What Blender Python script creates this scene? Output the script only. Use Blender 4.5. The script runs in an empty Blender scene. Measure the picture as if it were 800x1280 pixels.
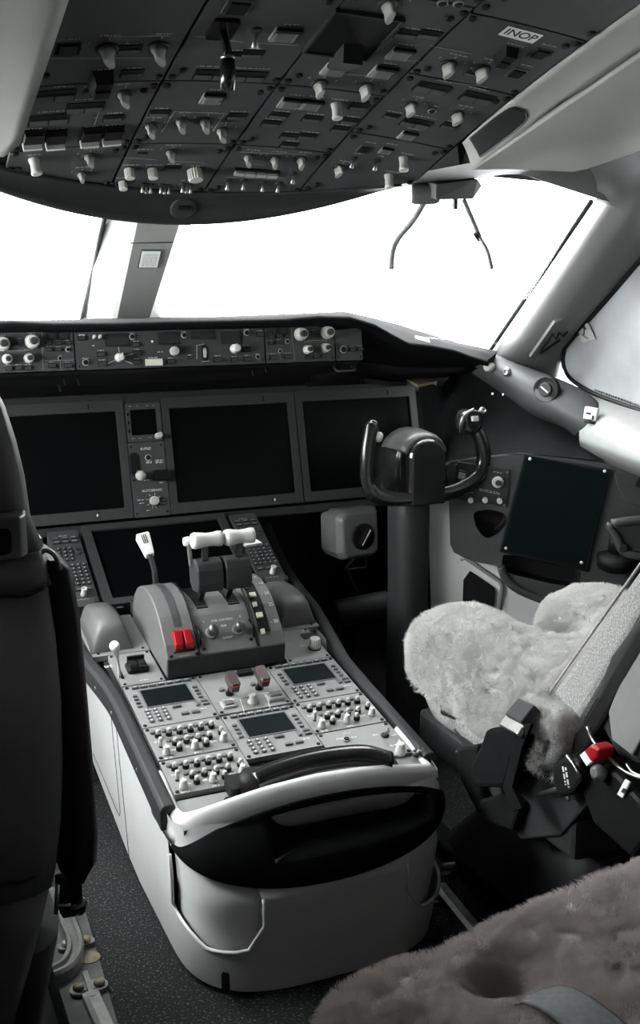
import bpy, bmesh, math, random
from math import sin, cos, pi, radians
from mathutils import Vector, Matrix, noise
from mathutils.geometry import tessellate_polygon
random.seed(7)
sc = bpy.context.scene
COL = sc.collection
V = Vector

# ------------------------------------------------------------------ camera
CAM = V((-.6329, -2.4996, 1.0878)); YAW, PIT, ROL, FPX = .40844, .20482, -.00723, 1345.4
FW = V((sin(YAW)*cos(PIT), cos(YAW)*cos(PIT), -sin(PIT)))
R0 = V((cos(YAW), -sin(YAW), 0)); U0 = R0.cross(FW)
RT = cos(ROL)*R0 + sin(ROL)*U0; UP = -sin(ROL)*R0 + cos(ROL)*U0
cd = bpy.data.cameras.new('camera'); cam = bpy.data.objects.new('camera', cd); COL.objects.link(cam)
cd.sensor_fit = 'HORIZONTAL'; cd.sensor_width = 36; cd.lens = FPX/800*36; cd.clip_start = .02
cam.matrix_world = Matrix(((RT.x, UP.x, -FW.x, CAM.x), (RT.y, UP.y, -FW.y, CAM.y), (RT.z, UP.z, -FW.z, CAM.z), (0, 0, 0, 1)))
sc.camera = cam
def ray(px, py): return (FW*FPX + RT*(px-400) - UP*(py-640)).normalized()
def PL(px, py, P0, n):
    d = ray(px, py); return CAM + d*((V(P0)-CAM).dot(n)/d.dot(n))
def PX(px, py, x): d = ray(px, py); return CAM + d*((x-CAM.x)/d.x)
def PY(px, py, y): d = ray(px, py); return CAM + d*((y-CAM.y)/d.y)
def PZ(px, py, z): d = ray(px, py); return CAM + d*((z-CAM.z)/d.z)

# ------------------------------------------------------------------ materials
def mat(name, col, rough=.5, metal=0, spec=.5, noise_amt=0, nscale=40, bump=0, bscale=200, col2=None, thr=None):
    m = bpy.data.materials.new(name); m.use_nodes = True
    nt = m.node_tree; b = nt.nodes['Principled BSDF']
    if isinstance(col, (int, float)): col = (col, col, col)
    b.inputs['Base Color'].default_value = (*col, 1); b.inputs['Roughness'].default_value = rough
    b.inputs['Metallic'].default_value = metal; b.inputs['Specular IOR Level'].default_value = spec
    tc = nt.nodes.new('ShaderNodeTexCoord')
    if noise_amt or col2:
        n = nt.nodes.new('ShaderNodeTexNoise'); n.inputs['Scale'].default_value = nscale; n.inputs['Detail'].default_value = 6
        nt.links.new(tc.outputs['Object'], n.inputs['Vector'])
        r = nt.nodes.new('ShaderNodeValToRGB'); nt.links.new(n.outputs['Fac'], r.inputs['Fac'])
        c2 = col2 if col2 else tuple(c*(1-noise_amt) for c in col)
        if isinstance(c2, (int, float)): c2 = (c2,)*3
        a, z = thr if thr else (.35, .65)
        r.color_ramp.elements[0].position = a; r.color_ramp.elements[1].position = z
        r.color_ramp.elements[0].color = (*c2, 1); r.color_ramp.elements[1].color = (*col, 1)
        nt.links.new(r.outputs['Color'], b.inputs['Base Color'])
    if bump:
        n2 = nt.nodes.new('ShaderNodeTexNoise'); n2.inputs['Scale'].default_value = bscale; n2.inputs['Detail'].default_value = 4
        nt.links.new(tc.outputs['Object'], n2.inputs['Vector'])
        bp = nt.nodes.new('ShaderNodeBump'); bp.inputs['Strength'].default_value = bump; bp.inputs['Distance'].default_value = .002
        nt.links.new(n2.outputs['Fac'], bp.inputs['Height']); nt.links.new(bp.outputs['Normal'], b.inputs['Normal'])
    return m
M = {}
M['panel'] = mat('grey_panel_paint', (.25, .252, .25), .45, noise_amt=.08, bump=.08, bscale=500)
M['panel2'] = mat('charcoal_panel_paint', (.055, .057, .058), .5, noise_amt=.1, bump=.08, bscale=500)
M['ohead'] = mat('overhead_panel_paint', (.06, .06, .062), .5, noise_amt=.1, bump=.06, bscale=500)
M['black'] = mat('black_plastic', .010, .5, spec=.2, noise_amt=.2)
M['soft'] = mat('matte_black_trim', (.009, .0095, .010), .85, spec=.06, noise_amt=.2, bump=.2, bscale=300)
M['dark'] = mat('dark_grey_plastic', (.032, .033, .034), .55, spec=.25, noise_amt=.15, bump=.1, bscale=350)
M['gloss'] = mat('gloss_black_plastic', .012, .22, spec=.7)
M['screen'] = mat('switched_off_screen', (.0025, .0027, .003), .3, spec=.15)
M['glassdark'] = mat('teal_tinted_screen', (.004, .0072, .0078), .6, spec=.08, noise_amt=.2, nscale=8)
M['bezel'] = mat('display_bezel', (.042, .043, .044), .5, noise_amt=.1)
M['lining'] = mat('cabin_lining', (.36, .36, .342), .65, noise_amt=.05, nscale=12, bump=.1, bscale=700)
M['lining2'] = mat('cabin_lining_trim', (.42, .42, .395), .6, noise_amt=.04, nscale=12)
M['post'] = mat('window_post_trim', (.09, .09, .09), .55, noise_amt=.05, nscale=12, bump=.08, bscale=600)
M['hood'] = mat('windshield_header_trim', (.10, .10, .10), .6, noise_amt=.08, bump=.1, bscale=500)
M['body'] = mat('pedestal_shell', (.66, .665, .66), .42, noise_amt=.05, nscale=9, bump=.05, bscale=600)
M['carpet'] = mat('speckled_carpet', (.20, .20, .205), .95, col2=(.010, .010, .011), nscale=230, thr=(.56, .76), bump=1, bscale=420)
M['white'] = mat('white_plastic', (.62, .62, .60), .35, noise_amt=.04)
M['cream'] = mat('ivory_plastic', (.72, .71, .62), .4)
M['knob'] = mat('light_grey_knob', (.52, .52, .49), .4)
M['cpost'] = mat('centre_post_trim', (.33, .33, .315), .55, noise_amt=.05, nscale=12)
M['quad'] = mat('quadrant_grey_paint', (.14, .14, .138), .42, noise_amt=.06, bump=.06, bscale=500)
M['oknob'] = mat('grey_overhead_knob', (.34, .34, .32), .45, noise_amt=.1)
M['legend'] = mat('white_lettering', (.75, .75, .73), .6)
M['legend2'] = mat('grey_lettering', (.34, .34, .34), .6)
M['ink'] = mat('black_ink', .01, .6)
M['paper'] = mat('white_label', (.85, .86, .85), .6)
M['key'] = mat('dark_key_cap', (.045, .046, .048), .4)
M['cap'] = mat('button_cap', (.14, .14, .145), .35)
M['ocap'] = mat('overhead_button_cap', (.07, .07, .072), .4)
M['capl'] = mat('pale_button_cap', (.38, .38, .37), .35)
M['red'] = mat('red_plastic', (.36, .006, .012), .35)
M['maroon'] = mat('maroon_plastic', (.045, .026, .026), .4)
M['metal'] = mat('brushed_metal', (.62, .62, .60), .32, metal=1, noise_amt=.15, nscale=60)
M['screw'] = mat('screw_metal', (.16, .155, .15), .4, metal=.8)
M['brass'] = mat('worn_brass', (.30, .26, .19), .45, metal=.7, noise_amt=.4, nscale=90)
M['alu'] = mat('dull_aluminium', (.34, .34, .33), .38, metal=.85, noise_amt=.25, nscale=50)
M['track'] = mat('grey_floor_plate', (.10, .102, .10), .5, noise_amt=.4, nscale=25)
M['wool'] = mat('grey_sheepskin', (.76, .75, .735), .9, noise_amt=.10, nscale=30, bump=.8, bscale=160)
M['wool2'] = mat('brownish_sheepskin', (.66, .615, .60), .9, noise_amt=.10, nscale=10, bump=.8, bscale=160)
M['fabric'] = mat('flecked_grey_fabric', (.42, .415, .41), .95, col2=(.22, .215, .21), nscale=330, thr=(.4, .62), bump=.5, bscale=500)
M['seat'] = mat('seat_shell', (.10, .101, .10), .5, noise_amt=.08, bump=.08, bscale=450)
M['seat2'] = mat('seat_shell_edge', (.11, .11, .108), .35, noise_amt=.08)
M['belt'] = mat('belt_webbing', (.12, .125, .13), .6, noise_amt=.3, nscale=150)
M['tan'] = mat('tan_trim', (.30, .24, .17), .6, noise_amt=.2)
M['shade'] = mat('grey_sunshade_cloth', (.38, .38, .39), .9, noise_amt=.35, nscale=5, bump=.3, bscale=25)
nt = M['shade'].node_tree; b = nt.nodes['Principled BSDF']
tr = nt.nodes.new('ShaderNodeBsdfTranslucent'); tr.inputs['Color'].default_value = (.3, .3, .31, 1)
mx = nt.nodes.new('ShaderNodeMixShader'); mx.inputs[0].default_value = .10
nt.links.new(b.outputs[0], mx.inputs[1]); nt.links.new(tr.outputs[0], mx.inputs[2])
nt.links.new(mx.outputs[0], nt.nodes['Material Output'].inputs['Surface'])
gm = bpy.data.materials.new('window_glass'); gm.use_nodes = True; nt = gm.node_tree; nt.nodes.clear()
o_ = nt.nodes.new('ShaderNodeOutputMaterial'); t_ = nt.nodes.new('ShaderNodeBsdfTransparent'); g_ = nt.nodes.new('ShaderNodeBsdfGlossy')
t_.inputs['Color'].default_value = (.96, .975, .97, 1); g_.inputs['Roughness'].default_value = .02
m_ = nt.nodes.new('ShaderNodeMixShader'); m_.inputs[0].default_value = .05
nt.links.new(t_.outputs[0], m_.inputs[1]); nt.links.new(g_.outputs[0], m_.inputs[2]); nt.links.new(m_.outputs[0], o_.inputs['Surface'])
M['glass'] = gm

# ------------------------------------------------------------------ mesh builder
I4 = Matrix.Identity(4)
class MB:
    def __init__(s): s.v = []; s.f = []; s.m = []; s.s = []
    def add(s, vs, fs, m=0, sm=False, X=None):
        o = len(s.v)
        s.v += [tuple(X @ V(v)) if X is not None else tuple(v) for v in vs]
        for f in fs: s.f.append(tuple(i+o for i in f)); s.m.append(m); s.s.append(sm)
        return s
    def box(s, c, d, m=0, X=None, tp=1.0):
        x, y, z = (k/2 for k in d); cx, cy, cz = c
        vs = [(cx+i*x*(tp if k > 0 else 1), cy+j*y*(tp if k > 0 else 1), cz+k*z) for k in (-1, 1) for j in (-1, 1) for i in (-1, 1)]
        return s.add(vs, [(0, 2, 3, 1), (4, 5, 7, 6), (0, 1, 5, 4), (2, 6, 7, 3), (0, 4, 6, 2), (1, 3, 7, 5)], m, False, X)
    def loft(s, rings, m=0, sm=True, cap=(True, True), closed=True, X=None):
        n = len(rings[0]); vs = [v for r in rings for v in r]; fs = []
        for i in range(len(rings)-1):
            for j in range(n if closed else n-1):
                a, b_ = i*n+j, i*n+(j+1) % n
                fs.append((a, b_, b_+n, a+n))
        s.add(vs, fs, m, sm, X)
        o = len(s.v)-len(vs)
        if cap[0] and closed: s.f.append(tuple(o+j for j in reversed(range(n)))); s.m.append(m); s.s.append(False)
        if cap[1] and closed: s.f.append(tuple(o+(len(rings)-1)*n+j for j in range(n))); s.m.append(m); s.s.append(False)
        return s
    def prism(s, poly, z0, z1, m=0, X=None, inset=0, sm=False):
        rings = [[(p[0], p[1], z0) for p in poly]]
        if inset:
            cx = sum(p[0] for p in poly)/len(poly); cy = sum(p[1] for p in poly)/len(poly)
            w = max(abs(p[0]-cx) for p in poly); h = max(abs(p[1]-cy) for p in poly)
            rings.append([(p[0], p[1], z1-inset*(1 if z1 > z0 else -1)) for p in poly])
            rings.append([(cx+(p[0]-cx)*(1-inset/w), cy+(p[1]-cy)*(1-inset/h), z1) for p in poly])
        else: rings.append([(p[0], p[1], z1) for p in poly])
        return s.loft(rings, m, sm, X=X)
    def lathe(s, prof, m=0, seg=20, X=None, cap=(True, True), sm=True):
        rings = [[(r*cos(2*pi*j/seg), r*sin(2*pi*j/seg), z) for j in range(seg)] for r, z in prof]
        return s.loft(rings, m, sm, cap, X=X)
    def tube(s, pts, r, m=0, seg=12, X=None, flat=1.0, upv=None, cap=(True, True)):
        pts = [V(p) for p in pts]; rings = []; prev = None
        for i, p in enumerate(pts):
            t = (pts[min(i+1, len(pts)-1)]-pts[max(i-1, 0)]).normalized()
            if prev is None:
                a = V(upv) if upv else (V((0, 0, 1)) if abs(t.z) < .9 else V((1, 0, 0)))
            else: a = prev
            n = (a-t*a.dot(t)).normalized(); prev = n; bb = t.cross(n)
            rr = r[i] if isinstance(r, (list, tuple)) else r
            rings.append([tuple(p+n*rr*flat*sin(2*pi*j/seg)+bb*rr*cos(2*pi*j/seg)) for j in range(seg)])
        return s.loft(rings, m, True, cap, X=X)
    def plate(s, outer, holes, th, m=0, mh=None, X=None):
        """front face at z=0 with sunk holes [(poly, depth)], sides down to -th"""
        loops = [[V((*p, 0)) for p in outer]]+[[V((*p, 0)) for p in h] for h, d in holes]
        tris = tessellate_polygon(loops); flat = [v for l in loops for v in l]
        def up(t):
            a, b_, c = (flat[i] for i in t); return (b_-a).cross(c-a).z > 0
        s.add([tuple(v) for v in flat], [t if up(t) else tuple(reversed(t)) for t in tris], m, False, X)
        s.loft([[(*p, -th) for p in outer], [(*p, 0) for p in outer]], m, False, (True, False), X=X)
        for h, d in holes:
            s.loft([[(*p, 0) for p in h], [(*p, -d) for p in h]], mh if mh is not None else m, False, (False, True), X=X)
        return s
    def grid(s, fn, nu, nv, m=0, sm=True, th=0, X=None):
        pts = [[V(fn(i/nu, j/nv)) for j in range(nv+1)] for i in range(nu+1)]
        vs = [tuple(p) for r in pts for p in r]; w = nv+1
        fs = [(i*w+j, (i+1)*w+j, (i+1)*w+j+1, i*w+j+1) for i in range(nu) for j in range(nv)]
        if th:
            e = 1e-3; n0 = len(vs); off = []
            for i in range(nu+1):
                for j in range(nv+1):
                    a = pts[min(i+1, nu)][j]-pts[max(i-1, 0)][j]; c = pts[i][min(j+1, nv)]-pts[i][max(j-1, 0)]
                    n = a.cross(c); n = n.normalized() if n.length > 1e-12 else V((0, 0, 1))
                    off.append(tuple(pts[i][j]-n*th))
            vs += off; fs += [tuple(reversed([k+n0 for k in f])) for f in list(fs)]
            bd = [i*w for i in range(nu+1)]+[nu*w+j for j in range(1, nv+1)]+[i*w+nv for i in range(nu-1, -1, -1)]+[j for j in range(nv-1, 0, -1)]
            fs += [(bd[(k+1) % len(bd)], bd[k], bd[k]+n0, bd[(k+1) % len(bd)]+n0) for k in range(len(bd))]
        return s.add(vs, fs, m, sm, X)
    def mesh(s, name, mats):
        me = bpy.data.meshes.new(name); me.from_pydata(s.v, [], s.f)
        for k in (mats if isinstance(mats, (list, tuple)) else [mats]): me.materials.append(M[k] if isinstance(k, str) else k)
        me.polygons.foreach_set('material_index', s.m); me.polygons.foreach_set('use_smooth', s.s)
        me.update(); return me
WM = {}
def tag(o, label=None, cat=None, group=None, kind=None):
    if label: o['label'] = label
    if cat: o['category'] = cat
    if group: o['group'] = group
    if kind: o['kind'] = kind
    return o
def link(o, parent=None, X=None):
    COL.objects.link(o); X = X if X is not None else I4
    o.matrix_basis = X
    if parent is not None: o.parent = parent; WM[o.name] = WM[parent.name] @ X
    else: WM[o.name] = X.copy()
    return o
def put(name, mesh, parent=None, X=None): return link(bpy.data.objects.new(name, mesh), parent, X)
def build(name, mb, mats, parent=None, X=None, world=False, bevel=0, seg=2, sub=0, ang=35):
    me = mb.mesh(name, mats)
    if world and parent is not None: X = WM[parent.name].inverted()
    o = put(name, me, parent, X)
    if bevel:
        b = o.modifiers.new('bevel', 'BEVEL'); b.width = bevel; b.segments = seg; b.limit_method = 'ANGLE'; b.angle_limit = radians(ang)
        b.harden_normals = False
    if sub:
        b = o.modifiers.new('subsurf', 'SUBSURF'); b.levels = b.render_levels = sub
    return o
def thing(name, label, cat, X=None, group=None):
    if isinstance(X, (tuple, list, Vector)): X = Matrix.Translation(X)
    o = bpy.data.objects.new(name, None); o.empty_display_size = .02; link(o, None, X)
    return tag(o, label, cat, group)
def struct(name, mb, mats, bevel=0, sub=0, label=None, cat=None):
    o = build(name, mb, mats, bevel=bevel, sub=sub); o['kind'] = 'structure'
    return tag(o, label, cat)
def frame(O, u, v):
    u = V(u).normalized(); v = V(v); v = (v-u*v.dot(u)).normalized(); n = u.cross(v)
    return Matrix(((u.x, v.x, n.x, O[0]), (u.y, v.y, n.y, O[1]), (u.z, v.z, n.z, O[2]), (0, 0, 0, 1)))
def T(x, y, z=0): return Matrix.Translation((x, y, z))
def RZ(a): return Matrix.Rotation(a, 4, 'Z')
def RX(a): return Matrix.Rotation(a, 4, 'X')
def RY(a): return Matrix.Rotation(a, 4, 'Y')
def align(p, d):
    """matrix with z along d at p"""
    return Matrix.Translation(p) @ V(d).to_track_quat('Z', 'Y').to_matrix().to_4x4()
def rrect(w, h, r, seg=4, cx=0, cy=0):
    out = []
    for sx, sy, a0 in ((1, 1, 0), (-1, 1, pi/2), (-1, -1, pi), (1, -1, 3*pi/2)):
        for k in range(seg+1):
            a = a0+pi/2*k/seg; out.append((cx+sx*(w/2-r)+r*cos(a), cy+sy*(h/2-r)+r*sin(a)))
    return out
def text(body, size, parent, X, m='legend', name='lettering', align_x='CENTER', ext=.0002):
    cu = bpy.data.curves.new(name, 'FONT'); cu.body = body; cu.size = size; cu.align_x = align_x; cu.align_y = 'CENTER'; cu.extrude = ext
    t = bpy.data.objects.new(name, cu); COL.objects.link(t); dg = bpy.context.evaluated_depsgraph_get(); dg.update()
    me = bpy.data.meshes.new_from_object(t.evaluated_get(dg)); me.name = name
    bpy.data.objects.remove(t); bpy.data.curves.remove(cu); me.materials.clear(); me.materials.append(M[m]); return put(name, me, parent, X)
def spline(pts, n=8):
    """Catmull-Rom through points"""
    P = [V(p) for p in pts]; P = [P[0]*2-P[1]]+P+[P[-1]*2-P[-2]]; out = []
    for i in range(1, len(P)-2):
        for k in range(n):
            t = k/n; a, b_, c, d = P[i-1], P[i], P[i+1], P[i+2]
            out.append(.5*((2*b_)+(c-a)*t+(2*a-5*b_+4*c-d)*t*t+(3*b_-a-3*c+d)*t**3))
    out.append(P[-2]); return out

# ------------------------------------------------------------------ small parts, shared meshes (local z = out of the panel, y = up)
ME = {}
def small():
    b = MB(); b.lathe([(.0105, 0), (.0105, .003), (.009, .005)], 1, 18)
    def ring(z, w, l, p): return [(w*cos(2*pi*j/14)*(1 if True else 0), (l if sin(2*pi*j/14) < 0 else p)*sin(2*pi*j/14), z) for j in range(14)]
    b.loft([ring(.004, .0075, .009, .011), ring(.011, .0045, .0095, .0125), ring(.020, .0040, .010, .0135), ring(.0225, .0030, .009, .012)], 0)
    ME['pointer'] = b.mesh('selector_knob', ['oknob', 'dark'])
    b = MB(); b.lathe([(.0080, 0), (.0078, .004), (.0066, .010), (.0070, .022), (.0080, .026), (.0078, .028), (.005, .029)], 0, 18)
    ME['round'] = b.mesh('round_knob', ['knob'])
    def ridged(R, h, n=18):
        bb = MB(); rings = []
        for r, z in ((R, 0), (R, h*.85), (R*.9, h)):
            rings.append([((r if j % 2 else r*.88)*cos(pi*j/n), (r if j % 2 else r*.88)*sin(pi*j/n), z) for j in range(2*n)])
        bb.loft(rings, 0, False); bb.lathe([(R*1.15, 0), (R*1.15, .002)], 1, 20); return bb
    ME['ridge'] = ridged(.0085, .022).mesh('ridged_knob', ['knob', 'dark'])
    ME['bigridge'] = ridged(.0125, .024).mesh('large_ridged_knob', ['knob', 'dark'])
    b = MB(); b.plate(rrect(.033, .034, .002, 2), [(rrect(.027, .028, .002, 2), .004)], 0, 0, 1, T(0, 0, .003)); b.box((0, 0, .003), (.0235, .0245, .006), 1)
    b.prism(rrect(.033, .034, .002, 2), 0, .003, 0)
    ME['button'] = b.mesh('push_button', ['cap', 'black'])
    b = MB(); b.prism(rrect(.034, .035, .002, 2), 0, .004, 0); b.prism(rrect(.026, .027, .002, 2), .004, .008, 1, inset=.002)
    b.box((0, .0155, .006), (.034, .006, .006), 2); ME['litbutton'] = b.mesh('framed_push_button', ['oknob', 'cap', 'black'])
    b = MB(); b.prism(rrect(.058, .032, .002, 2), 0, .0025, 0)
    for s in (-1, 1): b.prism(rrect(.025, .015, .002, 2, cx=s*.0138, cy=-.0055), .0025, .0045, 1)
    ME['pair'] = b.mesh('double_push_button', ['black', 'ocap'])  # black base paints the shade above the caps, as if recessed
    b = MB(); b.prism(rrect(.034, .024, .002, 2), 0, .0025, 1); b.prism(rrect(.029, .010, .001, 2, cy=-.004), .0025, .004, 0)
    ME['slot'] = b.mesh('annunciator_window', ['ocap', 'black'])  # black upper half stands in for the shade inside a recess
    b = MB(); b.prism(rrect(.032, .05, .002, 2), 0, .008, 0); b.box((0, .008, .014), (.028, .03, .014), 0); b.box((0, -.016, .018), (.029, .006, .022), 1)
    ME['guard'] = b.mesh('guarded_switch', ['black', 'white'])
    b = MB(); b.box((0, 0, .018), (.03, .05, .036), 0, tp=.8); b.box((0, -.01, .038), (.022, .02, .008), 0)
    ME['cover'] = b.mesh('black_switch_cover', ['black'])
    b = MB(); b.lathe([(.006, 0), (.006, .003), (.0045, .004)], 1, 12); b.lathe([(.0022, .003), (.0024, .012), (.0036, .017), (.0030, .019)], 0, 10, RX(.5))
    ME['toggle'] = b.mesh('toggle_switch', ['metal', 'dark'])
    b = MB(); b.lathe([(.0065, 0), (.0065, .003), (.005, .003), (.005, .0015)], 0, 16); b.lathe([(.0046, 0), (.0046, .004), (.004, .0045)], 1, 16)
    ME['push'] = b.mesh('round_push_button', ['capl', 'black'])
    b = MB(); b.box((0, 0, .002), (.016, .009, .004), 0); b.box((0, 0, .0045), (.0135, .0065, .002), 1)
    ME['mini'] = b.mesh('push_button', ['black', 'key'])
    b = MB(); b.lathe([(.0125, 0), (.0125, .006), (.011, .009), (.0105, .016), (.009, .017)], 0, 24); b.lathe([(.0062, .017), (.006, .025), (.005, .026)], 1, 18)
    ME['dual'] = b.mesh('dual_knob', ['knob', 'dark'])
    b = MB(); b.lathe([(.0088, 0), (.0085, .005), (.0075, .008), (.0070, .014), (.006, .015)], 0, 22); b.lathe([(.0045, .015), (.0042, .021)], 1, 16)
    ME['dualsmall'] = b.mesh('small_dual_knob', ['knob', 'dark'])
    b = MB()
    b.loft([[((.010+.0012*(j % 2))*k*cos(pi*j/14), (.010+.0012*(j % 2))*k*sin(pi*j/14), z) for j in range(28)] for k, z in ((1, 0), (1, .014), (.85, .017))], 0, False)
    b.box((0, .003, .018), (.003, .014, .003), 0)
    ME['dial'] = b.mesh('dial_knob', ['knob'])
    # audio panel knob: clear-topped black base with its push switch behind
    b = MB(); b.lathe([(.0058, 0), (.0058, .006), (.0052, .007)], 1, 14); b.lathe([(.0044, .007), (.0040, .011), (.0038, .0135), (.0022, .0145)], 0, 14)
    ME['vol'] = b.mesh('volume_knob', ['knob', 'black'])
    b = MB(); b.lathe([(.0048, 0), (.0046, .003), (.0036, .0042)], 0, 12)
    ME['mic'] = b.mesh('round_push_button', ['cap'])
    b = MB(); b.lathe([(.0085, 0), (.0082, .006), (.0065, .012), (.0062, .018), (.005, .019)], 0, 18); b.box((0, .004, .0195), (.002, .008, .001), 0)
    ME['white'] = b.mesh('white_selector_knob', ['white'])
    b = MB(); b.lathe([(.003, 0), (.003, .002)], 1, 10); b.loft([[(x*w, y*w, z) for x, y in ((-1, -1), (1, -1), (1, 1), (-1, 1))] for w, z in ((.0018, .001), (.003, .016), (.002, .018))], 0, True)
    ME['paddle'] = b.mesh('white_toggle_switch', ['white', 'dark'])
    b = MB(); b.prism(rrect(.034, .03, .003, 3), 0, .006, 0, inset=.002); b.prism(rrect(.024, .018, .002, 2), .006, .0095, 1, inset=.002)
    ME['lamp'] = b.mesh('square_push_button', ['capl', 'cap'])
small()
def screws(b, pts, m, r=.004, h=.0015):
    for x, y in pts: b.lathe([(r, -.001), (r, h), (r*.7, h*1.3)], m, 10, T(x, y, 0))
def legend_bars(b, x, y, w, h=.0028, m=0, z=.0002, lines=1, rnd=random):
    """a broken line of tiny printed marks, as the panel printing reads at this distance"""
    for l in range(lines):
        u = x-w/2
        while u < x+w/2-.001:
            k = min(rnd.choice((.003, .005, .007, .009)), x+w/2-u)
            b.box((u+k/2, y-l*h*1.9, z), (k*.86, h, .0003), m); u += k+.0016
OHP = (-.10023909, -.46615816, 1.05551862)
SKY, FILL = 12.5, 2.0
# ================================================================== overhead panel
def ohz(x, y): return OHP[0]*y*y+OHP[1]*y+OHP[2]-.2*x*x
def ohs(y): return 2*OHP[0]*y+OHP[1]
def HO(px, py):
    d = ray(px, py); t = 1.8
    for _ in range(40):
        p = CAM+d*t; f = p.z-ohz(p.x, p.y); e = 1e-4; q = CAM+d*(t+e); t -= f*e/((q.z-ohz(q.x, q.y))-f)
    return CAM+d*t
def yfront(x): return -.505-.9*x*x
hs = thing('overhead_housing', 'dark curved housing that frames the whole overhead switch panel above the windshield', 'panel housing', (0, -.6, 1.3))
b = MB(); b.grid(lambda s, t: (lambda x: (lambda y: (x, y, ohz(x, y)+.009))(yfront(x)+.012+t*(-1.9-yfront(x))))(-.385+.77*s), 16, 14, 0, True, .01)
build('backing', b, 'soft', hs, world=True)
b = MB()
def skirt(s, t):
    x = -.43+.86*s; ax = min(abs(x), .42)
    y0 = yfront(ax); z0 = ohz(ax, y0)+.002; y1 = -.31-.6*ax*ax; z1 = 1.223+.4*ax*ax
    e = max(0, abs(x)-.42); y1 -= e*.25; y0 -= e*.55; z0 += e*.02; z1 += e*.05
    L = V((x, y1, z1)); d = (L-CAM); tt = 1.0
    for _ in range(8): q = CAM+d*tt; tt = (yfront(min(.42, abs(q.x)))+.05-CAM.y)/d.y
    q = CAM+d*tt; y0 = yfront(min(.42, abs(q.x))); z0 = ohz(min(.42, abs(q.x)), y0)+.002
    if t < .75:
        k = t/.75*pi/2; return (q.x, y0-.001+(q.y-y0)*sin(k), z0+(q.z-z0)*(.35*sin(k)+.65*(1-cos(k))))
    k = (t-.75)/.25; return (q.x, q.y+.02*sin(k*pi/2)+.10*k*k, q.z+.06*k*k-.003*sin(pi*k))
b.grid(skirt, 40, 14, 0, True, .006)
build('front_skirt', b, 'dark', hs, world=True)
b = MB(); bs_ = min(((skirt(i/80, j/80), i/80, j/80) for i in range(20, 60) for j in range(5, 60)), key=lambda q: (lambda d: ((d.dot(RT)/d.dot(FW)*FPX+400-228)**2+(640-d.dot(UP)/d.dot(FW)*FPX-257)**2))(V(q[0])-CAM))
sk = V(bs_[0]); sn = (V(skirt(bs_[1]+.01, bs_[2]))-sk).cross(V(skirt(bs_[1], bs_[2]+.01))-sk).normalized(); sn = sn if sn.z < 0 else -sn; Fs = frame(sk+sn*.006, (1, 0, 0), V((1, 0, 0)).cross(sn)*-1)
b.lathe([(.026, 0), (.026, .003), (.022, .005)], 0, 24); b.box((0, .004, .006), (.024, .008, .004), 1)
build('compass_cover', b, ['dark', 'black'], hs, hs and (WM[hs.name].inverted() @ Fs))

OH = []
XC = (-.375, -.18, 0, .18, .375)
ROWS = {0: (None, -.685, -.89, -1.16, -1.55), 1: (None, -.685, -.89, -1.16, -1.55), 2: (None, -.685, -.89, -1.16, -1.55), 3: (None, -.765, -.967, -1.147, -1.55)}
OLAB = {
 (0, 0): 'grey overhead module at the front left corner with three pale knobs', (0, 1): 'grey overhead module with four white-edged guarded switches',
 (0, 2): 'grey overhead module with two large pointer knobs and a black switch cover', (0, 3): 'plain dark overhead module above the two large pointer knobs on the left',
 (1, 0): 'grey overhead module of ridged knobs in front, above the centre window post', (1, 1): 'grey overhead module with a row of four pointer knobs inside white lines',
 (1, 2): 'grey overhead module with a tall black handle and paired buttons', (1, 3): 'plain dark overhead module behind the tall black handle',
 (2, 0): 'grey overhead module with a strip of four pale switches and three pointer knobs', (2, 1): 'grey overhead module full of small square buttons around one round knob',
 (2, 2): 'grey overhead module with a deep black cavity and open bracket', (2, 3): 'dark overhead module with a single pale knob behind the deep cavity',
 (3, 0): 'grey overhead module at the front right corner with round knobs and toggles', (3, 1): 'grey overhead module with two pointer knobs, double buttons and one lit button',
 (3, 2): 'grey overhead module carrying the white INOP placard', (3, 3): 'dark overhead module with two small black buttons behind the INOP module'}
CAV = PXC = None
for c in range(4):
    for r in range(4):
        xa, xb = XC[c]+.0026, XC[c+1]-.0026; ya, yb = ROWS[c][r], ROWS[c][r+1]+.0018
        xm = (xa+xb)/2; ym = ((yfront(xm) if ya is None else ya)+yb)/2
        F = frame((xm, ym, ohz(xm, ym)), (1, 0, -.4*xm), (0, -1, -ohs(ym)))
        th = thing('overhead_control_module', OLAB[c, r], 'control module', F, 'overhead control modules')
        OH.append((xa, xb, ya, yb, th, F))
        b = MB()
        def fn(s, t, xa=xa, xb=xb, ya=ya, yb=yb):
            x = xa+(xb-xa)*s; y0 = yfront(x) if ya is None else ya-.0018; y = y0+(yb-y0)*t; return (x, y, ohz(x, y))
        b.grid(fn, 6, 6, 0, False, .005)
        # quarter-turn fasteners in the corners
        for s, t in ((.04, .05), (.96, .05), (.04, .95), (.96, .95), (.10, .12), (.90, .88)):
            p = V(fn(s, t)); b.lathe([(.0060, -.001), (.0060, .003), (.004, .004)], 1, 10, F @ T(*(F.inverted() @ p)))
        build('panel_plate', b, ['ohead', 'black'], th, world=True)
def omod(p):
    for m in OH:
        ya = yfront(p.x) if m[2] is None else m[2]
        if m[0] <= p.x <= m[1] and m[3] <= p.y <= ya: return m
    return min(OH, key=lambda m: abs((m[0]+m[1])/2-p.x)+abs((m[2] or -.52)+m[3]-2*p.y))
LEG = {}
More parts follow.
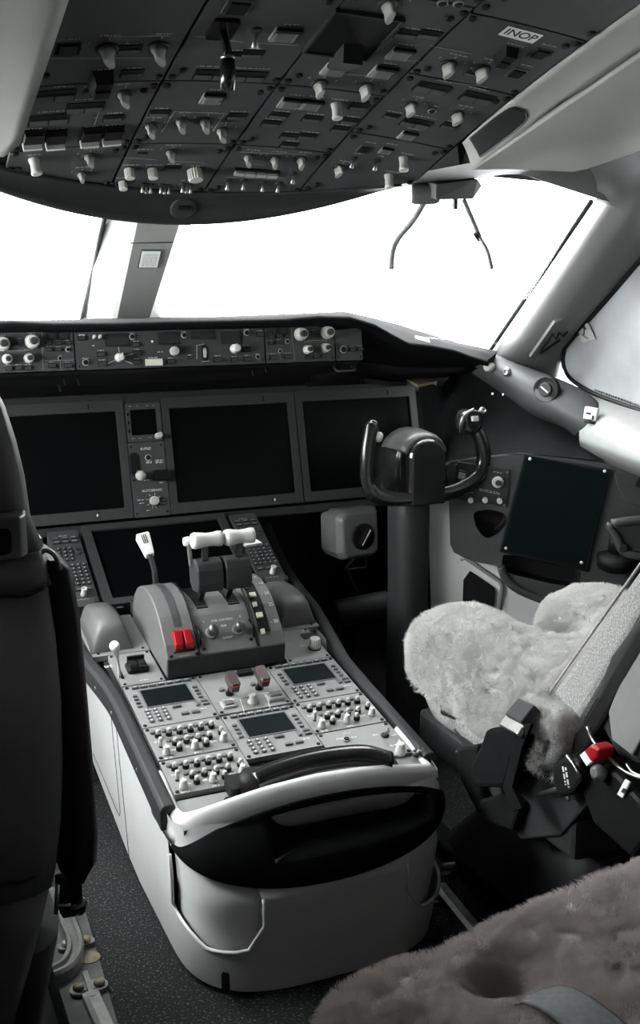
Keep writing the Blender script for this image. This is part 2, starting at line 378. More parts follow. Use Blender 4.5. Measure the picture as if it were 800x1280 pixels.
OI = [ # column one (left)
 (85,60,'button',1,0),(133,60,'pointer',1.55,.5),(162,61,'slot',1,0),(197,58,'pointer',1.55,.5),(125,97,'cover',1,0),(165,91,'slot',1,0),
 (68,119,'pair',1.05,0),(114,114,'slot',.7,0),(154,117,'pointer',1.3,.5),(106,134,'pair',1,0),(141,147,'slot',.95,0),(61,149,'pair',1.05,0),
 (40,170,'guard',1,0),(69,170,'guard',1,0),(112,167,'guard',1,0),(140,165,'guard',1,0),
 (42,199,'round',1.15,0),(111,195,'pointer',1.2,.4),(101,217,'pointer',1,.2),
 # column two
 (297,8,'button',1.1,0),(320,37,'toggle',1.5,0),(356,42,'litbutton',1.1,0),(293,69,'slot',.9,0),(315,67,'slot',1,0),(266,93,'pair',1,0),(308,95,'pair',1.05,0),
 (265,122,'litbutton',1,0),(199,141,'slot',1,0),(188,157,'pointer',1.25,.5),(226,151,'pointer',1.25,.5),(256,151,'pointer',1.25,.5),(277,163,'pointer',1.25,.5),(296,145,'slot',1,0),
 (178,192,'slot',.5,0),(213,190,'pointer',1.15,.5),(161,211,'ridge',1.05,0),(190,211,'ridge',1.05,0),(243,212,'bigridge',1.1,0),(153,227,'ridge',.9,0),(215,210,'slot',.9,0),
 (178,230,'toggle',1,0),(183,231,'toggle',1,0),(188,231,'toggle',1,0),(201,231,'toggle',1,0),(206,232,'toggle',1,0),(211,232,'toggle',1,0),(228,230,'toggle',1,0),(233,231,'toggle',1,0),(238,231,'toggle',1,0),
 # column three
 (486,4,'pointer',1.5,.2),(418,86,'litbutton',1.05,0),(478,89,'litbutton',1.05,0),(399,104,'pointer',1.35,.1),(456,108,'pointer',1.35,.1),
 (362,128,'litbutton',1,0),(388,130,'litbutton',1,0),(420,130,'round',1.1,0),(449,133,'slot',1,0),(348,144,'slot',.95,0),(338,154,'slot',.95,0),(390,148,'slot',1,0),
 (437,151,'slot',.95,0),(425,161,'slot',.95,0),(361,170,'slot',.95,0),(384,170,'slot',.95,0),(361,181,'slot',.95,0),
 (310,196,'pointer',1.15,.4),(343,198,'pointer',1.15,.3),(376,199,'pointer',1.15,.2),(285,225,'toggle',1.2,0),(305,225,'toggle',1.2,0),(329,228,'toggle',1.1,0),(348,229,'toggle',1.1,0),(367,217,'toggle',1.2,0),
 # column four (right)
 (553,3,'push',1.2,0),(573,4,'push',1.2,0),(508,42,'slot',1.05,0),(536,43,'slot',1.05,0),(500,66,'litbutton',1,0),(560,80,'pointer',1.3,0),(602,86,'pointer',1.3,0),
 (632,66,'cover',.75,0),(675,67,'button',.85,0),(590,92,'slot',.7,0),(646,91,'button',.85,0),(540,110,'pair',1,0),(597,122,'pair',1,0),(513,131,'pointer',1.2,0),(540,138,'push',1.1,0),(571,142,'pointer',1.2,-.1),
 (489,145,'slot',.8,0),(520,154,'pair',.95,0),(562,157,'slot',.9,0),(509,169,'litbutton',.85,0),
 (455,186,'button',.75,0),(482,188,'litbutton',.65,0),(442,197,'toggle',1.2,0),(471,200,'toggle',1.2,0),(504,197,'round',1.1,0),(486,219,'round',1.1,0),(423,209,'pointer',1.15,0)]
for px, py, k, s, rz in OI:
    p = HO(px, py); m = omod(p); q = m[5].inverted() @ p
    o = put(ME[k].name, ME[k], m[4], T(q.x, q.y, q.z-.0005) @ RZ(rz) @ Matrix.Diagonal((s, s, s*(.55 if k in ('cover', 'guard') else .68 if k == 'pointer' else .8), 1)))
    bb = LEG.setdefault(m[4].name, (m[4], MB()))[1]
    w = {'pair': .055, 'slot': .026, 'push': .014, 'toggle': .012}.get(k, .026)
    if k != 'toggle' or random.random() < .4:
        legend_bars(bb, q.x, q.y+(.026 if k in ('button', 'litbutton', 'pair', 'cover', 'guard', 'pointer') else .016)*max(1, s*.9), w*(.8+.4*random.random()), .0030, 0, q.z+.0004)
    if k == 'pointer':
        for a_ in (-.9, 0, .9): bb.box((q.x+.021*sin(a_)*s, q.y+.021*cos(a_)*s*.8, q.z+.0003), (.0016, .006, .0004), 0)
def oline(a, c_, w=.0012):
    pa, pb = HO(*a), HO(*c_); m = omod((pa+pb)/2); qa, qb = m[5].inverted() @ pa, m[5].inverted() @ pb
    bb = LEG.setdefault(m[4].name, (m[4], MB()))[1]; d = qb-qa; L = d.length
    bb.box((0, 0, 0), (L, w, .0005), 0, T(*((qa+qb)/2+V((0, 0, .0003)))) @ RZ(math.atan2(d.y, d.x)))
for l in [((54,73),(190,72)),((134,45),(213,45)),((240,45),(305,52)),((320,53),(378,57)),((218,139),(285,142)),((202,165),(218,139)),((280,143),(266,164)),((148,197),(196,199)),((213,201),(256,204)),
          ((420,91),(470,96)),((300,203),(330,206)),((283,222),(355,222)),((522,55),(590,66)),((480,73),(525,77)),((545,100),(610,109)),((85,147),(120,147)),((86,147),(92,137)),((118,156),(124,138)),((300,190),(380,193))]: oline(*l)
for k, (th, bb) in LEG.items(): build('lettering', bb, 'legend2', th)
# single features
def ospot(px, py):
    p = HO(px, py); m = omod(p); q = m[5].inverted() @ p; return m, m[4], T(q.x, q.y, q.z)
m, th, X = ospot(278, 34); b = MB(); b.prism(rrect(.036, .05, .004, 3), 0, .006, 0); b.tube([(0, 0, 0), (0, .006, .03), (0, .004, .05)], [.006, .006, .008], 0, 10)
b.tube([(0, .006, .045), (0, -.004, .062), (0, -.014, .078)], [.009, .011, .010], 0, 14); b.lathe([(.0095, 0), (.0095, .004)], 1, 14, T(0, .004, .04) @ RX(.3))
build('black_handle', b, ['gloss', 'metal'], th, X)
m, th, X = ospot(440, 42); b = MB(); b.box((0, 0, .001), (.10, .11, .006), 0)
for sx in (-1, 1): b.box((sx*.05, 0, .003), (.004, .118, .008), 1)
b.box((0, .058, .003), (.104, .004, .008), 1); b.box((.012, -.045, .018), (.03, .05, .034), 1, RX(.25)); b.box((0, -.058, .003), (.104, .004, .008), 1)
build('open_cavity', b, ['black', 'dark'], th, X)
m, th, X = ospot(320, 214); b = MB(); b.prism(rrect(.088, .020, .002, 2), 0, .004, 0)
for k in range(4): b.box((-.0315+k*.021, -.002, .006), (.0185, .012, .005), 1)
build('switch_strip', b, ['black', 'capl'], th, X)
m, th, X = ospot(102, 147); b = MB(); b.prism(rrect(.036, .036, .002, 2), 0, .0015, 0); build('blank_cover', b, 'ohead', th, X)
m, th, X = ospot(651, 43); ip = build('placard', MB().prism(rrect(.060, .026, .001, 2), 0, .001, 0).prism(rrect(.062, .028, .001, 2), 0, .0006, 1), ['paper', 'ink'], th, X @ RZ(-.03)); tag(ip, 'white placard with black INOP lettering')
text('INOP', .0225, ip, T(0, 0, .0012), 'ink', ext=.0003)

# ================================================================== glareshield, mode control panel
g = MB()
LIPR = [PY(*q) for q in [(330,399,-.28),(400,396,-.28),(440,397,-.275),(470,406,-.27),(495,420,-.265),(512,429,-.26),(540,432,-.255),(570,438,-.25),(592,446,-.24),(612,452,-.24)]]
FARR = [PY(*q) for q in [(330,394,.25),(390,391,.2),(430,389,.15),(465,397,.12),(500,406,.08),(515,411,.05),(545,420,0),(575,429,-.06),(605,435,-.13),(622,439,-.2)]]
LIPR[0] = V((.25, -.28, 1.021)); FARR[0] = V((.25, .25, 1.017))
def inter(pl, t):
    t = max(0, min(.99999, t))*(len(pl)-1); i = int(t); return pl[i].lerp(pl[i+1], t-i)
mir = lambda p: V((-p.x, p.y, p.z))
SX = [(mir(a), mir(c)) for a, c in reversed(list(zip(LIPR, FARR)))]+[(V((-.12, -.28, 1.019)), V((-.12, .27, 1.016))), (V((0, -.28, 1.020)), V((0, .27, 1.018))), (V((.12, -.28, 1.020)), V((.12, .27, 1.018)))]+list(zip(LIPR, FARR))
BOT = []
def gsec(i):
    a, c = SX[i]; x = abs(a.x); d = V((0, -.004, -.008)); out = []
    under = .0 if x < .40 else 1.0
    out = [c+V((0, .02, -.03)), c, c.lerp(a, .5)+V((0, 0, .002)), a+V((0, .012, .0025)), a+V((0, .003, 0)), a+V((0, 0, -.006)), a+V((0, .012, -.012))]
    if x < .41: out += [V((a.x, -.245, 1.0)), V((a.x, -.20, .99)), V((a.x, -.19, .98))]
    else:
        k = min(1, (x-.41)/.2); zb = .925-.035*k; yb = -.245+.07*k
        out += [a.lerp(V((a.x, yb, zb)), .4)+V((0, .016, 0)), a.lerp(V((a.x, yb, zb)), .8)+V((0, .012, 0)), V((a.x, yb+.02, zb))]
    return out
secs = [gsec(i) for i in range(len(SX))]
gl = thing('glareshield', 'long dark glareshield hood running under the windshields', 'glareshield', (0, -.2, .93))
g.grid(lambda s, t: secs[int(round(s*(len(secs)-1)))][int(round(t*9))], len(secs)-1, 9, 0, True)
build('hood', g, 'soft', gl, world=True)
b = MB()
b.loft([[(x, y, z) for y, z in ((-.258, .924), (-.252, .918), (-.20, .905), (0, .872), (.06, .84), (.06, .95), (-.20, .99), (-.215, .93))] for x in (-.44, .44)], 0, False)
build('underside', b, 'black', gl, world=True)
for sx in (-1, 1):
    b = MB()
    pts = [[V((sx*x, y, z)) for y, z in ((-.175-.045*(1-k), .925-.035*k), (-.12, .905-.04*k), (.03, .86), (.05, .82), (.05, .95))] for x, k in ((.43, 0), (.52, .4), (.6, .8), (.7, 1), (.86, 1))]
    b.loft(pts if sx > 0 else [list(reversed(p)) for p in pts], 0, True); build('side_underside', b, 'black', gl, world=True)
b = MB(); lp = PL(528, 424, SX[-6][0], (0, -.75, .66)); Fl = frame(lp, (1, 0, -.25), (0, .70, .71))
pl = build('label', MB().box((0, 0, .0008), (.038, .011, .0012), 0), 'paper', gl, WM[gl.name].inverted() @ Fl); tag(pl, 'small white label with printed registration')
text('NCE 787', .0085, pl, T(0, 0, .0016), 'ink')
for px, py in ((80, 474), (97, 474), (74, 482), (315, 463), (331, 459), (418, 457), (443, 456)):
    p = PL(px, py, (0, -.25, .92), (0, -1, -.4)); build('hook', MB().lathe([(.0018, 0), (.0014, .012), (.0022, .013)], 0, 8), 'metal', gl, WM[gl.name].inverted() @ align(p, (0, -.6, -.8)))
p = PL(428, 462, (0, -.25, .92), (0, -1, -.4)); build('pull_handle', MB().tube([p+V((-.022, 0, .006)), p+V((-.022, -.02, -.002)), p+V((.022, -.02, -.002)), p+V((.022, 0, .006))], .003, 0, 8), 'dark', gl, world=True)

tG = .1259; FG = frame((0, -.2635, .9273), (1, 0, 0), (0, sin(tG), cos(tG)))
def HG(px, py): return FG.inverted() @ PL(px, py, (0, -.2635, .9273), (0, -cos(tG), sin(tG)))
def gpanel(label, cat, name, x0, x1, group=None, h=.084):
    X = FG @ T((x0+x1)/2, h/2, 0); th = thing(name, label, cat, X, group)
    b = MB(); b.prism(rrect(x1-x0-.0016, h, .002, 2), -.05, 0, 0); screws(b, [(sx*((x1-x0)/2-.006), sy*(h/2-.007)) for sx in (-1, 1) for sy in (-1, 1)], 1, .0022, .0008)
    build('panel_plate', b, ['panel2', 'black'], th)
    return th, (lambda px, py: HG(px, py)-V(((x0+x1)/2, h/2, 0))), MB()
def gitems(th, hit, lg, items):
    for it in items:
        px, py, k, s = it[:4]; q = hit(px, py); rz = it[4] if len(it) > 4 else 0
        put(ME[k].name, ME[k], th, T(q.x, q.y, 0) @ RZ(rz) @ Matrix.Scale(s, 4))
        if k in ('mini', 'push', 'dual', 'dualsmall') and len(it) < 6: legend_bars(lg, q.x, q.y+(.0075 if k in ('mini', 'push') else .0145)*s, .012*s, .0012, 0)
def window_(th, q, w, h, name='readout_window'):
    b = MB(); b.plate(rrect(w+.006, h+.006, .001, 1), [(rrect(w, h, .001, 1), .0012)], .0, 0, 1, T(0, 0, .0014)); build(name, b, ['dark', 'screen'], th, T(q.x, q.y, 0))
def line_(lg, q1, q2, w=.0008, m=0):
    d = q2-q1; lg.box((0, 0, .0003), (d.length, w, .0004), m, T((q1.x+q2.x)/2, (q1.y+q2.y)/2, 0) @ RZ(math.atan2(d.y, d.x)))
mc, hit, lg = gpanel('wide charcoal autopilot control panel in the middle under the glareshield lip', 'control panel', 'mode_control_panel', -.207, .207)
gitems(mc, hit, lg, [(102,423,'mini',1),(165,421,'push',1),(170,431,'mini',1),(171,441,'mini',1),(171,453,'mini',1),(107,453,'push',1.1),(126,443,'mini',1.1),(128,455,'mini',1.1),(213,452,'mini',1),
  (230,419,'push',1),(272,450,'mini',1.2),(308,416,'push',1),(308,437,'mini',1.1),(309,449,'mini',1.1),(325,418,'mini',1.1),(293,450,'mini',1),(322,446,'push',.8),(149,447,'white',1.15,-.3),(293,436,'white',1.25,.2),(217,439,'dial',.85),(237,447,'mini',.7)])
for px, py in ((116.5, 423), (123.5, 423)): put('white_toggle_switch', ME['paddle'], mc, T(hit(px, py).x, hit(px, py).y, 0) @ RX(-.2))
for px, py, w, h in ((147, 425, .046, .021), (211, 423, .042, .021), (254, 419, .048, .012), (289, 422, .042, .021)): window_(mc, hit(px, py), w, h)
q = hit(255.5, 441); b = MB(); b.plate(rrect(.012, .033, .003, 2), [(rrect(.008, .029, .002, 2), .0008)], 0, 0, 1, T(0, 0, .001))
b.loft([[(x, .0125*cos(a), .0125*sin(a)-.006) for a in [pi*k/14 for k in range(15)]] for x in (-.003, .003)], 2, False, (True, True)); build('thumbwheel', b, ['dark', 'black', 'knob'], mc, T(q.x, q.y, 0))
q = hit(192, 453); build('blank_placard', MB().box((0, 0, .003), (.036, .014, .006), 0), 'cream', mc, T(q.x, q.y, 0))
for a, c in (((148, 433), (149, 440)), ((134, 455), (144, 450)), ((155, 445), (167, 442)), ((156, 451), (166, 455)), ((246, 432), (246, 449)), ((245, 432), (255, 430)), ((252, 452), (262, 451))): line_(lg, hit(*a), hit(*c))
for px, py, w in ((120, 414, .02), (117, 432, .008), (139, 413, .008), (153, 413, .012), (203, 411, .012), (219, 411, .008), (246, 411, .01), (260, 411, .008), (288, 409, .018), (192, 447, .022), (200, 440, .012), (280, 429, .01)):
    q = hit(px, py); legend_bars(lg, q.x, q.y, w, .0016, 0)
build('lettering', lg, 'legend', mc)
q = hit(102, 420); text('A/P', .009, mc, T(q.x, q.y, .0004)); q = hit(190, 427); build('white_stud', MB().lathe([(.0025, 0), (.0022, .003), (.001, .0035)], 0, 10), 'paper', mc, T(q.x, q.y, 0))
el, hit, lg = gpanel('charcoal panel of white dual knobs left of the autopilot panel', 'control panel', 'display_control_panel', -.376, -.2085, 'display control panels')
gitems(el, hit, lg, [(40,427,'dual',1.18),(3,430,'dual',1.18),(9,449,'dualsmall',1.2),(36,448,'dualsmall',1.2),(11,461,'mini',.9),(23,460,'mini',.9),(35,460,'mini',.9),(61,429,'mini',.8),(73,429,'mini',.8),(85,429,'mini',.8),(61,437,'mini',.8),(73,437,'mini',.8),(85,437,'push',.8),(75,448,'push',.7),(65,457,'mini',1),(85,457,'mini',1),(16,428,'mini',.8),(25,427,'mini',.8)])
for px in (64, 79): window_(el, hit(px, 419), .018, .014)
for a, c in (((52, 415), (54, 462)), ((55, 451), (92, 450)), ((75, 451), (76, 461)), ((56, 413), (87, 412)), ((56, 424), (87, 423)), ((7, 439), (34, 438))): line_(lg, hit(*a), hit(*c), .0007)
build('lettering', lg, 'legend2', el)
er, hit, lg = gpanel('charcoal panel of white dual knobs right of the autopilot panel', 'control panel', 'display_control_panel', .2085, .376, 'display control panels')
gitems(er, hit, lg, [(375,418,'dual',1.18),(408,416,'dual',1.18),(384,437,'dualsmall',1.2),(406,435,'dualsmall',1.2),(385,446,'mini',.9),(395,446,'mini',.9),(405,445,'mini',.9),(338,421,'mini',.8),(348,420,'mini',.8),(358,420,'mini',.8),(338,429,'mini',.8),(348,428,'mini',.8),(359,427,'push',.8),(350,439,'push',.7),(341,447,'mini',1),(359,446,'mini',1),(392,416,'mini',.8)])
for px in (340, 354): window_(er, hit(px, 412), .018, .014)
for a, c in (((364, 408), (368, 451)), ((334, 442), (365, 441)), ((350, 442), (351, 450)), ((334, 417), (361, 416)), ((380, 426), (405, 425))): line_(lg, hit(*a), hit(*c), .0007)
build('lettering', lg, 'legend2', er)
ep, hit, lg = gpanel('small end panel with three buttons at the right end of the glareshield panel', 'control panel', 'end_control_panel', .3775, .445, h=.078)
gitems(ep, hit, lg, [(429,437,'push',1.3),(440,437,'mini',.9),(450,436,'mini',.9)]); build('lettering', lg, 'legend2', ep)

# ================================================================== main instrument panel and displays
tP = .2252; FP = frame((0, 0, .6951), (1, 0, 0), (0, sin(tP), cos(tP)))
def HP(px, py): return FP.inverted() @ PL(px, py, (0, 0, .6951), (0, -cos(tP), sin(tP)))
ip = thing('instrument_panel', 'dark main instrument panel behind the row of switched-off screens', 'instrument panel', FP)
b = MB(); b.box((0, .01, -.045), (1.62, .31, .03), 0); build('backboard', b, 'soft', ip)
b = MB(); b.box((0, .143, -.02), (1.62, .03, .03), 0); b.box((0, -.158, -.02), (1.62, .022, .03), 0); build('edge_rail', b, 'dark', ip, bevel=.004)
W, H = .3082, .2307; m0 = .0644; m1 = m0+W+.0403
dm = MB(); bw = .0185; dm.plate(rrect(W+2*bw, H+.05, .006, 3), [(rrect(W, H, .004, 3), .008)], .03, 0, 1); MB_bezel = dm.mesh('bezel', ['bezel', 'bezel'])
sm = MB(); sm.box((0, 0, -.0075), (W-.002, H-.002, .003), 0); MB_screen = sm.mesh('screen', ['screen'])
st = MB(); st.lathe([(.0040, 0), (.0040, .001), (.0025, .002)], 0, 14); MB_dot = st.mesh('light_sensor', ['paper'])
bt = MB(); bt.box((0, 0, .001), (.0035, .012, .002), 0); MB_catch = bt.mesh('catch', ['black'])
def display(label, F, group='large flat displays', dots=()):
    th = thing('display_unit', label, 'screen', F, group); put('bezel', MB_bezel, th); put('screen', MB_screen, th)
    for u, v in dots: put('light_sensor', MB_dot, th, T(u, v, 0))
    for u, v in ((.09, -.1265), (.09, .127)): put('catch', MB_catch, th, T(u, v, 0))
    return th
for lab, cx, dots in (('black switched-off screen left of the landing gear column, partly behind the seat', -m0-W/2, ((HP(123, 645).x+m0+W/2, -.1275),)),
                      ('black switched-off screen right of the landing gear column', m0+W/2, ((HP(343, 624).x-m0-W/2, -.1275),)),
                      ('black switched-off screen behind the control yoke', m1+W/2, ()), ('black switched-off screen hidden by the left seat', -m1-W/2, ())):
    if cx < -.5: continue
    display(lab, FP @ T(cx, 0, 0), 'large flat displays', dots)
# standby column
gc = thing('landing_gear_panel', 'narrow charcoal column with the gear lever and autobrake knob between two screens', 'control panel', FP @ T(0, -.052, 0))
def HC(px, py): q = HP(px, py); return V((q.x, q.y+.052, 0))
b = MB(); b.prism(rrect(.088, .178, .002, 2), -.03, 0, 0); screws(b, [(sx*.037, y) for sx in (-1, 1) for y in (-.08, .08, .0)], 1, .003); build('panel_plate', b, ['panel2', 'black'], gc)
q = HC(169, 581); b = MB(); b.prism(rrect(.026, .060, .012, 5), 0, .0008, 0); b.prism(rrect(.021, .055, .0104, 5), .0008, .0014, 1); build('lever_slot', b, ['dark', 'black'], gc, T(q.x, q.y, 0))
b = MB(); b.tube([(0, 0, -.004), (0, -.012, .022)], .004, 1, 10); b.lathe([(.001, -.014), (.009, -.012), (.0115, -.005), (.012, .003), (.009, .010), (.001, .012)], 0, 20, T(0, -.014, .026)); q = HC(172, 588); build('gear_lever', b, ['knob', 'dark'], gc, T(q.x, q.y, 0))
q = HC(185, 572); put('round_push_button', ME['push'], gc, T(q.x, q.y, 0) @ Matrix.Scale(1.2, 4)); q = HC(203, 594); build('latch_cover', MB().box((0, 0, .01), (.034, .026, .02), 0), 'black', gc, T(q.x-.004, q.y, 0), bevel=.002)
q = HC(192, 626); put('dial_knob', ME['dial'], gc, T(q.x, q.y, 0) @ RZ(-1.1)); qb = HC(190, 613); text('AUTOBRAKE', .0085, gc, T(qb.x, qb.y, .0004))
lg = MB()
for k in range(8):
    a = radians(-60+k*45) if k else radians(-75); line_(lg, q+V((.0135*cos(a), .0135*sin(a), 0)), q+V((.019*cos(a), .019*sin(a), 0)), .001)
for px, py, w, l in ((182, 560, .026, 2), (186, 577, .014, 2), (199, 575, .02, 3), (169, 566, .006, 1), (176, 625, .018, 1), (177, 629, .012, 1), (205, 625, .01, 1), (205, 629, .01, 1), (185, 638, .008, 1), (185, 600, .02, 1), (202, 603, .012, 1)): qq = HC(px, py); legend_bars(lg, qq.x, qq.y, w, .0017, 0, lines=l)
build('lettering', lg, 'legend', gc)
sd = thing('standby_display', 'small square standby screen with one pale knob above the gear lever', 'screen', FP @ T(0, .085, 0))
b = MB(); b.plate(rrect(.086, .092, .006, 3), [(rrect(.062, .062, .003, 2), .004)], .03, 0, 1); b.lathe([(.0, 0), (.0, 0)], 0, 3); build('bezel', b, ['panel2', 'black'], sd)
build('screen', MB().box((0, 0, -.0035), (.061, .061, .002), 0), 'screen', sd)
qk = HC(197, 545); put('round_knob', ME['round'], sd, T(qk.x, qk.y-.137, 0) @ Matrix.Scale(.95, 4))
lg = MB()
for x in (-.03, -.012, .012, .028): legend_bars(lg, x, -.038, .008, .0016); legend_bars(lg, x, .039, .007, .0016)
for y in (-.02, 0, .02): b = MB(); b.box((-.037, y, .001), (.005, .007, .003), 0); build('side_button', b, 'black', sd)
build('lettering', lg, 'legend2', sd)
# ================================================================== lower display, keypads, pedestal top
tL = 1.0756; FL = frame((0, -.1573, .4883), (1, 0, 0), (0, sin(tL), cos(tL)))
def HL(px, py): return FL.inverted() @ PL(px, py, (0, -.1573, .4883), (0, -cos(tL), sin(tL)))
tD = 1.3912; D0 = (0, -.7599, .3243); FD = frame(D0, (1, 0, 0), (0, sin(tD), cos(tD)))
def HD(px, py): return FD.inverted() @ PL(px, py, D0, (0, -cos(tD), sin(tD)))
th = thing('display_unit', 'black switched-off lower screen lying behind the thrust levers', 'screen', FL, 'large flat displays')
b = MB(); b.plate(rrect(.350, .268, .006, 3), [(rrect(W, H, .004, 3), .007)], .03, 0, 1); build('bezel', b, 'bezel', th); build('screen', MB().box((0, 0, -.0065), (W-.002, H-.002, .003), 0), 'screen', th)
def keypad(label, cx):
    th = thing('multifunction_keypad', label, 'keypad', FL @ T(cx, -.003, 0), 'multifunction keypads')
    b = MB(); b.prism(rrect(.068, .252, .003, 2), -.03, 0, 0); build('panel_plate', b, 'panel2', th)
    b = MB()
    for j in range(2):
        for i in range(3): b.box((-.02+i*.020, .098-j*.013, .0015), (.0165, .009, .004), 0)
    for j in range(4):
        for i in range(3): b.lathe([(.0048, 0), (.0046, .003), (.004, .0038)], 0, 10, T(-.021+i*.0125, .062-j*.0125))
    for j in range(2): b.box((.022, .058-j*.013, .0015), (.008, .009, .004), 0)
    for j in range(6):
        for i in range(5): b.lathe([(.0052, 0), (.005, .003), (.0042, .004)], 0, 10, T(-.0245+i*.0122, .004-j*.0122))
    for i in range(3): b.box((-.02+i*.02, -.075, .0015), (.0165, .009, .004), 0)
    build('keys', b, 'key', th)
    lg = MB()
    for j in range(6):
        for i in range(5): lg.box((-.0245+i*.0122, .004-j*.0122, .0042), (.003, .0032, .0004), 0)
    for j in range(4):
        for i in range(3): lg.box((-.021+i*.0125, .062-j*.0125, .004), (.0025, .003, .0004), 0)
    for i in range(3): lg.box((-.02+i*.02, -.075, .0037), (.011, .0016, .0003), 0); lg.box((-.02+i*.02, .085, .0037), (.010, .0016, .0003), 0); lg.box((-.02+i*.02, .098, .0037), (.010, .0016, .0003), 0)
    legend_bars(lg, 0, -.105, .03, .002); legend_bars(lg, -.002, .108, .02, .002); build('lettering', lg, 'legend2', th)
    b = MB(); b.lathe([(.0072, 0), (.0068, .006), (.0058, .010), (.0058, .016), (.0066, .020), (.0046, .021), (.0044, .017)], 0, 18); build('cursor_knob', b, 'white', th, T(.006, -.092, 0))
    for sx in (-1, 1): build('hinge_catch', MB().box((0, 0, .004), (.011, .012, .008), 0), 'dark', th, T(sx*.028, -.119, 0), bevel=.0015)
keypad('dark keypad with a white cursor knob left of the lower screen', -.2185)
keypad('dark keypad with a white cursor knob right of the lower screen, behind the flap scale', .2175)
# --- pedestal shell
pd = thing('center_pedestal', 'pale grey centre pedestal shell with black aft tray and side pockets', 'pedestal', (0, -.75, 0))
def outl(z):
    k = max(0, min(1, z/.285)); hw = .222+.016*k; p = 3.0+3.2*k; yc = -.90-.02*k; ya = -1.10+.075*max(0, (k-.6)/.4)
    return hw, p, yc, ya
def aftpt(x, z, out=0):
    hw, p, yc, ya = outl(z); u = max(-1, min(1, x/hw)); return V((x, yc+(ya-yc)*(1-abs(u)**p)**(1/p)-out, z))
NA = 96
def ring_(z, zfun=None, grow=0):
    hw, p, yc, ya = outl(z); out = []
    fl = [-.20, -.30, -.40, -.50, -.60, -.70, -.80, -.87]
    out += [(-hw-grow, y) for y in fl]
    for i in range(NA+1):
        a = pi-pi*i/NA; cx, sy = cos(a), sin(a); s_ = lambda v: math.copysign(abs(v)**(2/p), v)
        out.append(((hw+grow)*s_(cx), yc+(ya-grow-yc)*abs(sy)**(2/p)))
    out += [(hw+grow, y) for y in reversed(fl)]
    return out
def topz(y): return .3243+(y+.76)*.1815-.004 if y > -.99 else .2786
def lowz(y):
    m = max(0, min(1, (y+.66)/.44)); return .012+.085*m
NZ = 46
rows = []
for j in range(NZ+1):
    t = j/NZ; base = ring_(.012+(.274-.012)*t); rows.append([(x, y, lowz(y)+(topz(y)-lowz(y))*t) for x, y in base])
def arch_top(x, z=.25): u = max(-1, min(1, x/.236)); return .236+.062*(1-u*u)**.6
def arch_bot(x): u = max(-1, min(1, x/.236)); return .236-.056*(1-u*u)**.7
def pkt(c):
    x = abs(c[0])
    if c[1] > -.965 or x < .128: return False
    zl = .088+.035*max(0, (.150-x)/.022)+.03*max(0, (x-.205)/.03)
    return zl < c[2] < arch_bot(c[0])-.004
b = MB(); n = len(rows[0]); b.v = [v for r in rows for v in r]
for j in range(NZ):
    for i in range(n-1):
        ids = (j*n+i+1, j*n+i, (j+1)*n+i, (j+1)*n+i+1); c = [sum(b.v[k][q] for k in ids)/4 for q in range(3)]
        if pkt(c): continue
        if c[1] < -.95 and arch_bot(c[0])+.012 < c[2] < arch_top(c[0])-.012 and abs(c[0]) < .215: continue
        b.f.append(ids); b.m.append(0); b.s.append(True)
build('shell', b, 'body', pd, world=True)
sl = MB()
def flank(y, z): return V((-outl(z)[0]-.0006, y, z))
for pts in ([(-.62, .335), (-.62, .02)], [(-.58, .34), (-.58, .10), (-.57, .085), (-.55, .083), (-.34, .12)]):
    sl.tube([flank(*p) for p in pts], .0006, 0, 6)
build('panel_seam', sl, 'dark', pd, world=True)
# rim: rounded band round the aft edge, rising in the middle
def rimtop(x): u = max(-1, min(1, x/.238)); return .288+.034*(1-u*u)
b = MB(); rp = ring_(.274)[7:-7]; rr = []
for i, (x, y) in enumerate(rp):
    a = V((*rp[max(0, i-1)], 0)); c = V((*rp[min(len(rp)-1, i+1)], 0)); t = (c-a).normalized(); nn = V((t.y, -t.x, 0))
    if nn.dot(V((x, y+.85, 0))) < 0: nn = -nn
    zt = rimtop(x) if y < -.93 else topz(y)+.008
    rr.append([V((x, y, z))+nn*dn for dn, z in ((.0, .235), (.0015, zt-.034), (.0, zt-.024), (-.004, zt-.012), (-.010, zt-.004), (-.017, zt), (-.022, zt-.005), (-.022, .262))])
b.loft([list(reversed(r)) for r in rr], 0, True, (True, True)); build('rim', b, 'body', pd, world=True)
b = MB()
def tray(s, t):
    a = pi-pi*s; x = .2345*cos(a); e = sin(a); zt, zb = arch_top(x), arch_bot(x); z = zt+(zb-zt)*t
    bulge = .004+.020*e**.8*sin(pi*min(1, .10+t*.9))**.8
    q = s; inx = max(0, 1-abs((x-.045)/.145)**8); inz = max(0, 1-abs((t-.36)/.27)**8)
    p = aftpt(x, min(z, .274), bulge-.045*inx*inz); return V((p.x, p.y, z))
b.grid(tray, 90, 40, 0, True, .003); build('aft_tray', b, 'soft', pd, world=True)
b = MB(); b.tube([V(tray(s, .60))+V((0, -.006, -.001)) for s in (.36, .42, .5, .6, .68, .74)], .003, 0, 8); build('tray_bar', b, 'dark', pd, world=True)
